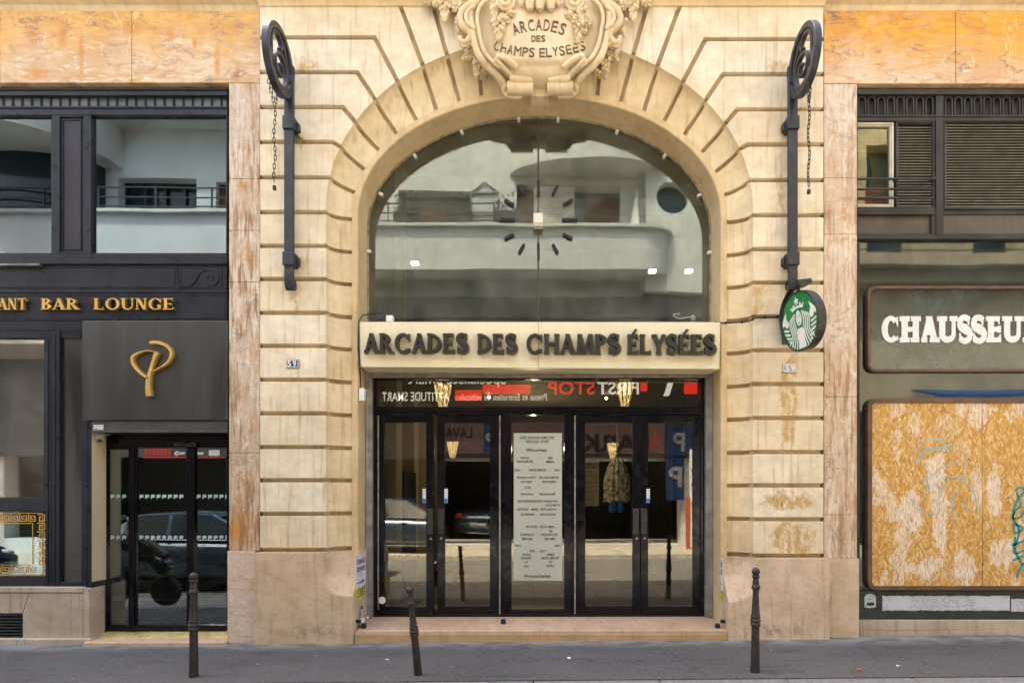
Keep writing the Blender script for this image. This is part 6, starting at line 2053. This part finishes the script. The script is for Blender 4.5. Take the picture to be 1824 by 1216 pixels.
a, b = ox(842), ox(892)
m = MB()
for x in (a, b):
    for y in (OY + .3, OY + .8): m.box(x - .02, x + .02, y - .02, y + .02, 9.05, 10.1)
for z in (9.5, 10.1): m.box(a, b, OY + .78, OY + .82, z - .02, z + .02)
m.tube([(a, OY + .8, 10.1), ((a + b) / 2, OY + .8, 10.4), (b, OY + .8, 10.1)], .02, 6)
obj('frame', m, GREY, gh)
obj('cover', MB().prism([(a, 9.1), (b, 9.1), (b, 10.1), ((a + b) / 2, 10.38), (a, 10.1)], OY + .3, OY + .77), simple('cloudy_plastic', (.5, .52, .52), .3), gh)
# ground floor: fascia, signs and garage mouth
def tx(mb, s, px, z, h, y, w=None, bold=.0, l=LA):
    x = ox(px, l)
    return mb.text(s, 0, z, h, .02, None, w, bold, fn=lambda u, v, d: (x - u, y + d, v))
obj('sign_shading_slab', MB().box(-24, 5.24, OY + .17, OY + 2.0, 5.35, 5.5), simple('shading_slab_grey', (.3, .29, .27), .6), far)  # unseen slab, added to keep the signs below it in shade
bay = obj('corner_bay', MB().add([(a, b, z) for z in (10.75, 14.1) for a, b in [(-14.0 - 2.4 * math.cos(R(6 * k)), OY + .02 + 2.5 * math.sin(R(6 * k))) for k in range(31)]], [(k, k + 1, k + 32, k + 31) for k in range(30)] + [list(range(31))[::-1], list(range(31, 62))]), WST, far, ang=30)
obj('bay_window', MB().add([(a, b, z) for z in (9.05, 10.76) for a, b in [(-14.1 - 2.0 * math.cos(R(6 * k)), OY + .02 + .9 * math.sin(R(6 * k))) for k in range(31)]], [(k, k + 1, k + 32, k + 31) for k in range(30)]), OGL, bay, ang=30)
gf = MB().box(-24, 5.24, OY + .005, OY + .16, 2.62, 5.6)
obj('shop_fascia', gf, simple('dark_grey_fascia', (.055, .054, .05), .5, 0, .2, 2), far)
obj('lower_ceiling', MB().box(-24, 5.24, OY + .0, OY + .35, 6.7, 7.3).box(-12, 3.1, OY + .002, OY + .1, 5.7, 6.6), ODK, far)
obj('garage_mouth', MB().box(-16, 5.2, OY - 4.6, OY - 4.5, -.2, 4.0).box(-16, -15.9, OY - 4.5, OY - .45, -.2, 4.0).box(5.1, 5.2, OY - 4.5, OY - .45, -.2, 4).box(-16, 5.2, OY - 4.5, OY - .45, 3.8, 4.0).box(-3.5, -3.2, OY - 4.5, OY - .5, 0, 3.8), simple('garage_shade', (.05, .047, .04), .7, 0, .3, 2), far)
ty = thing('tyre_shop_sign', (0, OY, 4.6), 'white and red tyre service signboard reflected in the transom glass', 'sign')
ys = OY + .17
m = MB(); tx(m, 'FIRST', 1100, 4.50, .38, ys, 1.25, .02); tx(m, 'ATTITUDE SMART', 742, 4.30, .27, ys, 2.0, .01); tx(m, 'Pneus et Entretien de véhicules', 893, 4.32, .20, ys, 2.7); tx(m, 'Spécialiste Smart', 815, 4.80, .33, ys, 2.9)
m.add([(ox(1190), ys + .02, 4.45), (ox(1200), ys + .02, 4.95), (ox(1190), ys + .02, 4.95), (ox(1180), ys + .02, 4.45)], [(0, 1, 2, 3)])
obj('lettering', m, emit_mat('backlit_white', (.8, .8, .78), .5), ty)
m = MB(); tx(m, 'STOP', 1017, 4.50, .38, ys, 1.38, .02)
for a, b, c, d in ((860, 945, 686, 703), (812, 858, 696, 714), (1140, 1152, 680, 698), (1217, 1240, 678, 702), (668, 673, 700, 712)):
    m.box(ox(a), ox(b), ys, ys + .02, oz(d), oz(c))
obj('red_panel', m, emit_mat('backlit_red', (.75, .03, .02), .55), ty)
pk = thing('parking_sign', (0, OY, 3.2), 'pinkish parking signboard with blue panels reflected in the glass doors', 'sign')
m = MB().box(ox(786), ox(1182), ys - .001, ys + .03, oz(808), oz(752))
obj('board', m, simple('shade_darkened_pink', (.20, .13, .12), .6), pk)  # board colour darkened to show it in shade
m = MB().box(ox(1184), ox(1232), ys, ys + .05, oz(812), oz(760)).box(ox(862), ox(884), ys, ys + .05, oz(806), oz(754)).box(ox(1184), ox(1216), ys, ys + .05, oz(890), oz(815))
obj('blue_panel', m, simple('shade_darkened_blue', (.012, .045, .15), .5), pk)  # blue darkened: the deep shade is painted in
m = MB(); tx(m, 'P', 1206, oz(803), .55, ys + .04, None, .03); tx(m, 'P', 874, oz(797), .45, ys + .04, None, .03); tx(m, 'P', 1200, oz(866), .6, ys + .04, None, .03)
obj('white_letter', m, simple('shade_darkened_white', (.36, .36, .38), .5), pk)  # white letters greyed to paint the shade on them
m = MB(); tx(m, 'PARKING', 1052, oz(804), .52, ys + .03, 3.4, .03); tx(m, 'LAVAGE', 806, oz(780), .3, ys + .03, 1.2, .02)
obj('lettering', m, INK, pk)
m = MB()
for i in range(4):
    for j in range(4): m.box(ox(1158 + 4 * i), ox(1161 + 4 * i), ys + .03, ys + .035, oz(778 + 6 * j - 3 * i + 6), oz(778 + 6 * j - 3 * i + 2))
tx(m, 'EN 5\'', 720, oz(822), .2, ys + .03, .55, .02)
m.box(ox(700), ox(762), ys, ys + .02, oz(762), oz(752)); m.box(ox(702), ox(758), ys, ys + .02, oz(825), oz(824))
obj('red_marks', m, RED, pk)
m = MB()
q = bez([(731, 820, 0), (729, 812, 0), (738, 808, 0), (746, 802, 0), (754, 806, 0), (756, 820, 0)], 6)
m.tube([(ox(a), ys + .03, oz(b)) for a, b, _ in q], .012, 5)
m.tube([(ox(734), ys + .03, oz(819)), (ox(753), ys + .03, oz(819))], .012, 5)
for px in (734, 753): m.lathe([(.035, 0), (.05, .0), (.05, .02), (.035, .02)], (ox(px), ys + .02, oz(820)), 16, 'y')
obj('car_pictogram', m, WHITE, pk)
LE = D + 2 * .31 + 9.7
rs_ = thing('repair_sign', (-10, OY, 3), 'red lettered repair sign with white spanners reflected at the top of the bar doors', 'sign')
m = MB()
m.box(ox(262, LE), ox(405, LE), ys, ys + .01, oz(816, LE), oz(814, LE)); 
for k in range(7): m.box(ox(264 + 7 * k, LE), ox(269 + 7 * k, LE), ys, ys + .01, oz(811, LE), oz(800, LE))
obj('lettering', m, RED, rs_)
m = MB()
for a, b in ((322, 330), (352, 362)):
    m.lathe([(.03, 0), (.07, 0), (.07, .02), (.03, .02)], (ox(a, LE), ys, oz(808, LE)), 14, 'y'); m.box(ox(a, LE), ox(b + 6, LE), ys, ys + .02, oz(810, LE), oz(806, LE))
m.box(ox(378, LE), ox(396, LE), ys, ys + .02, oz(812, LE), oz(802, LE))
obj('spanner', m, WHITE, rs_)
LT = D + 1.12 + 8.4
tt = thing('price_totem', (ox(1236, LT), -8.4, 0), 'white parking price panel with red lines beside an orange post, reflected in the rightmost door', 'sign')
obj('panel', MB().box(ox(1229, LT), ox(1262, LT), -8.42, -8.38, oz(960, LT), oz(800, LT)), PAPER, tt)
m = MB()
xt = ox(1244, LT)
ft_ = lambda u, v, d: (xt - u, -8.38 + d, v)
for i, z in enumerate((840, 865, 900)): m.text(('SERVICES', 'LAVAGE', 'PARKING')[i], 0, oz(z, LT), .09, .004, None, .4, .02, fn=ft_)
obj('red_print', m, RED, tt)
m = MB()
for i in range(5): m.text('09:00 - 20:00', 0, oz(845 + 5 * i, LT), .04, .004, None, .3, 0, fn=ft_)
for i in range(4): m.text('50  100', 0, oz(871 + 6 * i, LT), .05, .004, None, .2, 0, fn=ft_)
obj('small_print', m, INK, tt)
obj('blue_panel', MB().box(ox(1235, LT), ox(1252, LT), -8.379, -8.37, oz(820, LT), oz(804, LT)), BLUE, tt)
obj('orange_post', MB().box(ox(1223, LT), ox(1229, LT), -8.44, -8.36, 0, oz(885, LT)), simple('orange_post_paint', (.50, .10, .02), .5), tt)
# older stone house on the right
st2 = thing('stone_apartment_house', (12, OY, 0), 'older stone house with ringed iron balconies reflected in the dark sheets of the shoe shop', 'building')
OST = simple('old_tan_stone', (.50, .42, .27), .8, 0, .15, 2, .1, streak=.2)
m = MB().plate([rect(5.3, 24, -.3, 14.2)], OY, OY - .5, [rect(x, x + 1.3, 8.3, 11.5) for x in (6.4, 9.4, 12.4, 15.4, 18.4)] + [rect(x, x + 2.1, .1, 3.9) for x in (6.2, 9.2, 12.2, 15.2, 18.2)])
obj('wall', m, OST, st2)
obj('window', MB().box(5.4, 24, OY - .48, OY - .44, 0, 12), OGL, st2)
obj('balcony', MB().box(5.6, 24, OY + .001, OY + .8, 7.75, 8.05).box(5.6, 24, OY + .001, OY + .5, 7.4, 7.75), OST, st2)
m = MB()
for z in (8.15, 8.35, 8.9, 9.1): m.tube([(5.8, OY + .75, z), (24, OY + .75, z)], .018, 5)
x = 6.0
k = 0
while x < 20:
    m.tube([(x + (.19 if k % 2 == 0 else .09) * math.cos(2 * PI * i / 14), OY + .75, 8.62 + (.24 if k % 2 == 0 else .1) * math.sin(2 * PI * i / 14)) for i in range(14)], .02, 5, True)
    x += .32; k += 1
obj('rail', m, ORAIL, st2)
obj('awning', MB().add([(10.6, OY + .1, 4.5), (16, OY + .1, 4.5), (16, OY + 1.3, 4.2), (10.6, OY + 1.3, 4.2), (10.6, OY + .1, 4.45), (16, OY + .1, 4.45), (16, OY + 1.3, 4.12), (10.6, OY + 1.3, 4.12)], [(0, 1, 2, 3), (4, 7, 6, 5), (3, 2, 6, 7), (0, 3, 7, 4), (1, 5, 6, 2)]), simple('blue_awning', (.012, .07, .24), .7, 0, .5, 5), st2)
# cars
TYRE = simple('tyre_rubber', (.015, .015, .015), .8); RIMM = simple('alloy_rim', (.45, .45, .46), .3, .9)
CGL = simple('car_window', (.01, .014, .016), .05)
def make_car(label, paint):
    t = thing('parked_car', (0, 0, 0), label, 'car', 'cars parked along the street')
    B = [(-2.30, .45, .62, .66), (-2.24, .30, .86, .80), (-2.0, .24, .99, .86), (-1.4, .22, 1.00, .89), (-.2, .22, .97, .90), (.9, .22, .95, .90), (1.5, .23, .88, .88), (2.0, .26, .78, .83), (2.22, .32, .66, .76), (2.30, .42, .55, .62)]
    rw = []
    for x, zb, zt, hw in B:
        s = [(-hw * .82, zb), (-hw * .98, zb + (zt - zb) * .22), (-hw, zb + (zt - zb) * .55), (-hw * .97, zb + (zt - zb) * .82), (-hw * .80, zt), (-hw * .4, zt + .03)]
        s = s + [(-a, b) for a, b in reversed(s)]
        rw.append([(x, a, b) for a, b in s + s[:1]])
    m = MB().grid(rw); m.add([p for p in rw[0][:-1]], [list(range(12))]); m.add([p for p in rw[-1][:-1]], [list(range(12))])
    body = obj('body', m, paint, t, ang=50)
    G = [(-1.95, .98, .99, .70), (-1.25, .98, 1.38, .60), (-.3, .96, 1.46, .60), (.35, .95, 1.42, .59), (1.30, .93, .95, .68)]
    rw = [[(x, -.80, zb), (x, -hr, zt), (x, -hr * .5, zt + .02), (x, hr * .5, zt + .02), (x, hr, zt), (x, .80, zb)] for x, zb, zt, hr in G]
    obj('cabin_glass', MB().grid(rw), CGL, t, ang=50)
    m = MB().grid([[(x, -hr - .012, zt - .02), (x, -hr, zt + .012), (x, -hr * .5, zt + .034), (x, hr * .5, zt + .034), (x, hr, zt + .012), (x, hr + .012, zt - .02)] for x, zb, zt, hr in ((-1.3, 0, 1.36, .60), (-.9, 0, 1.425, .6), (-.3, 0, 1.46, .60), (.35, 0, 1.425, .59), (.5, 0, 1.36, .6))])
    for s in (-1, 1):
        m.tube([(1.28, s * .76, .95), (.4, s * .60, 1.40)], .035, 6); m.tube([(-1.9, s * .76, 1.0), (-1.25, s * .61, 1.37)], .06, 6); m.tube([(-.35, s * .805, .96), (-.38, s * .61, 1.44)], .035, 6)
    obj('roof', m, paint, t, ang=50)
    m = MB()
    for s in (-1, 1): m.tube([(-1.85, s * .845, .985), (1.2, s * .85, .955)], .012, 5); m.box(-.9, -.75, s * .90 - .015, s * .90 + .015, .82, .85); m.box(.3, .45, s * .90 - .015, s * .90 + .015, .82, .85)
    obj('trim', m, RIMM, t)
    for s in (-1, 1):
        m = MB().ball((1.05, s * .98, 1.0), .1, 10, 7, (1, .7, .75))
        obj('mirror', m, paint, t)
        for x in (-1.38, 1.38):
            w = obj('tyre', MB().lathe([(.20, -.10), (.30, -.10), (.32, -.07), (.32, .07), (.30, .10), (.20, .10)], (x, s * .82, .32), 24, 'y'), TYRE, t)
            obj('rim', MB().lathe([(.21, -.06), (.21, .06)], (x, s * .86, .32), 20, 'y'), RIMM, w)
        obj('headlight', MB().ball((2.10, s * .58, .66), .15, 10, 7, (.8, 1.2, .6)), simple('lamp_glass', (.6, .6, .6), .1), t)
        obj('tail_light', MB().ball((-2.18, s * .62, .78), .16, 10, 7, (.6, 1.1, .8)), RED, t)
    obj('licence_plate', MB().box(-2.33, -2.29, -.26, .26, .50, .61), PAPER, t)
    return t
cpaint = simple('dark_blue_car_paint', (.05, .085, .13), .2, .5, .1, 3, 0, coat=1.0)
c1 = make_car('dark blue saloon car reflected in the bar entrance doors', cpaint)
c1.location = (-6.35, -4.2, -.13 + ground_z(-6.3)); c1.rotation_euler = (0, 0, 0)
c2 = copy_tree(c1); c2.location = (-5.1, -8.35, ground_z(-5)); c2['label'] = 'dark saloon car parked across the street, reflected in the leftmost glass door'
c3 = copy_tree(c1); c3.location = (-1.3, -13.0, ground_z(0)); c3.rotation_euler = (0, 0, R(-90) + .2); c3['label'] = 'dark car with red tail lights inside the garage, reflected in the second glass door'
c4 = copy_tree(c1); c4.location = (-12.6, -4.1, -.13 + ground_z(-12)); c4['label'] = 'dark saloon car reflected in the gilt bordered pane of the bar'
# scooter
sc2 = thing('motor_scooter', (-6.1, -2.0, -.12), 'black motor scooter with a long seat reflected in the bar entrance doors', 'scooter')
bx_, by_ = -6.1, -2.0
m = MB()
m.tube(bez([(bx_ - .75, by_, .95), (bx_ - .3, by_, .82), (bx_ + .15, by_, .55), (bx_ + .32, by_, .42)], 6), [.05] * 4 + [.12] * 8 + [.14] * 4 + [.11] * 3, 10)
obj('body', m, simple('black_scooter_plastic', (.01, .01, .012), .25), sc2)
obj('seat', MB().tube(bez([(bx_ - .45, by_, .99), (bx_ - .15, by_, .90), (bx_ + .25, by_, .66)], 6), [.07] * 4 + [.11] * 6 + [.08] * 3, 10), simple('scooter_seat', (.03, .03, .03), .4), sc2)
for x in (bx_ - .6, bx_ + .25): obj('wheel', MB().lathe([(.12, -.06), (.22, -.06), (.25, 0), (.22, .06), (.12, .06)], (x, by_, .12), 20, 'y'), TYRE, sc2)
m = MB().tube([(bx_ - .60, by_, .15), (bx_ - .72, by_, .95), (bx_ - .75, by_ - .3, 1.05)], .025, 6).tube([(bx_ - .72, by_, .95), (bx_ - .75, by_ + .3, 1.05)], .025, 6)
obj('handlebar', m, ORAIL, sc2)
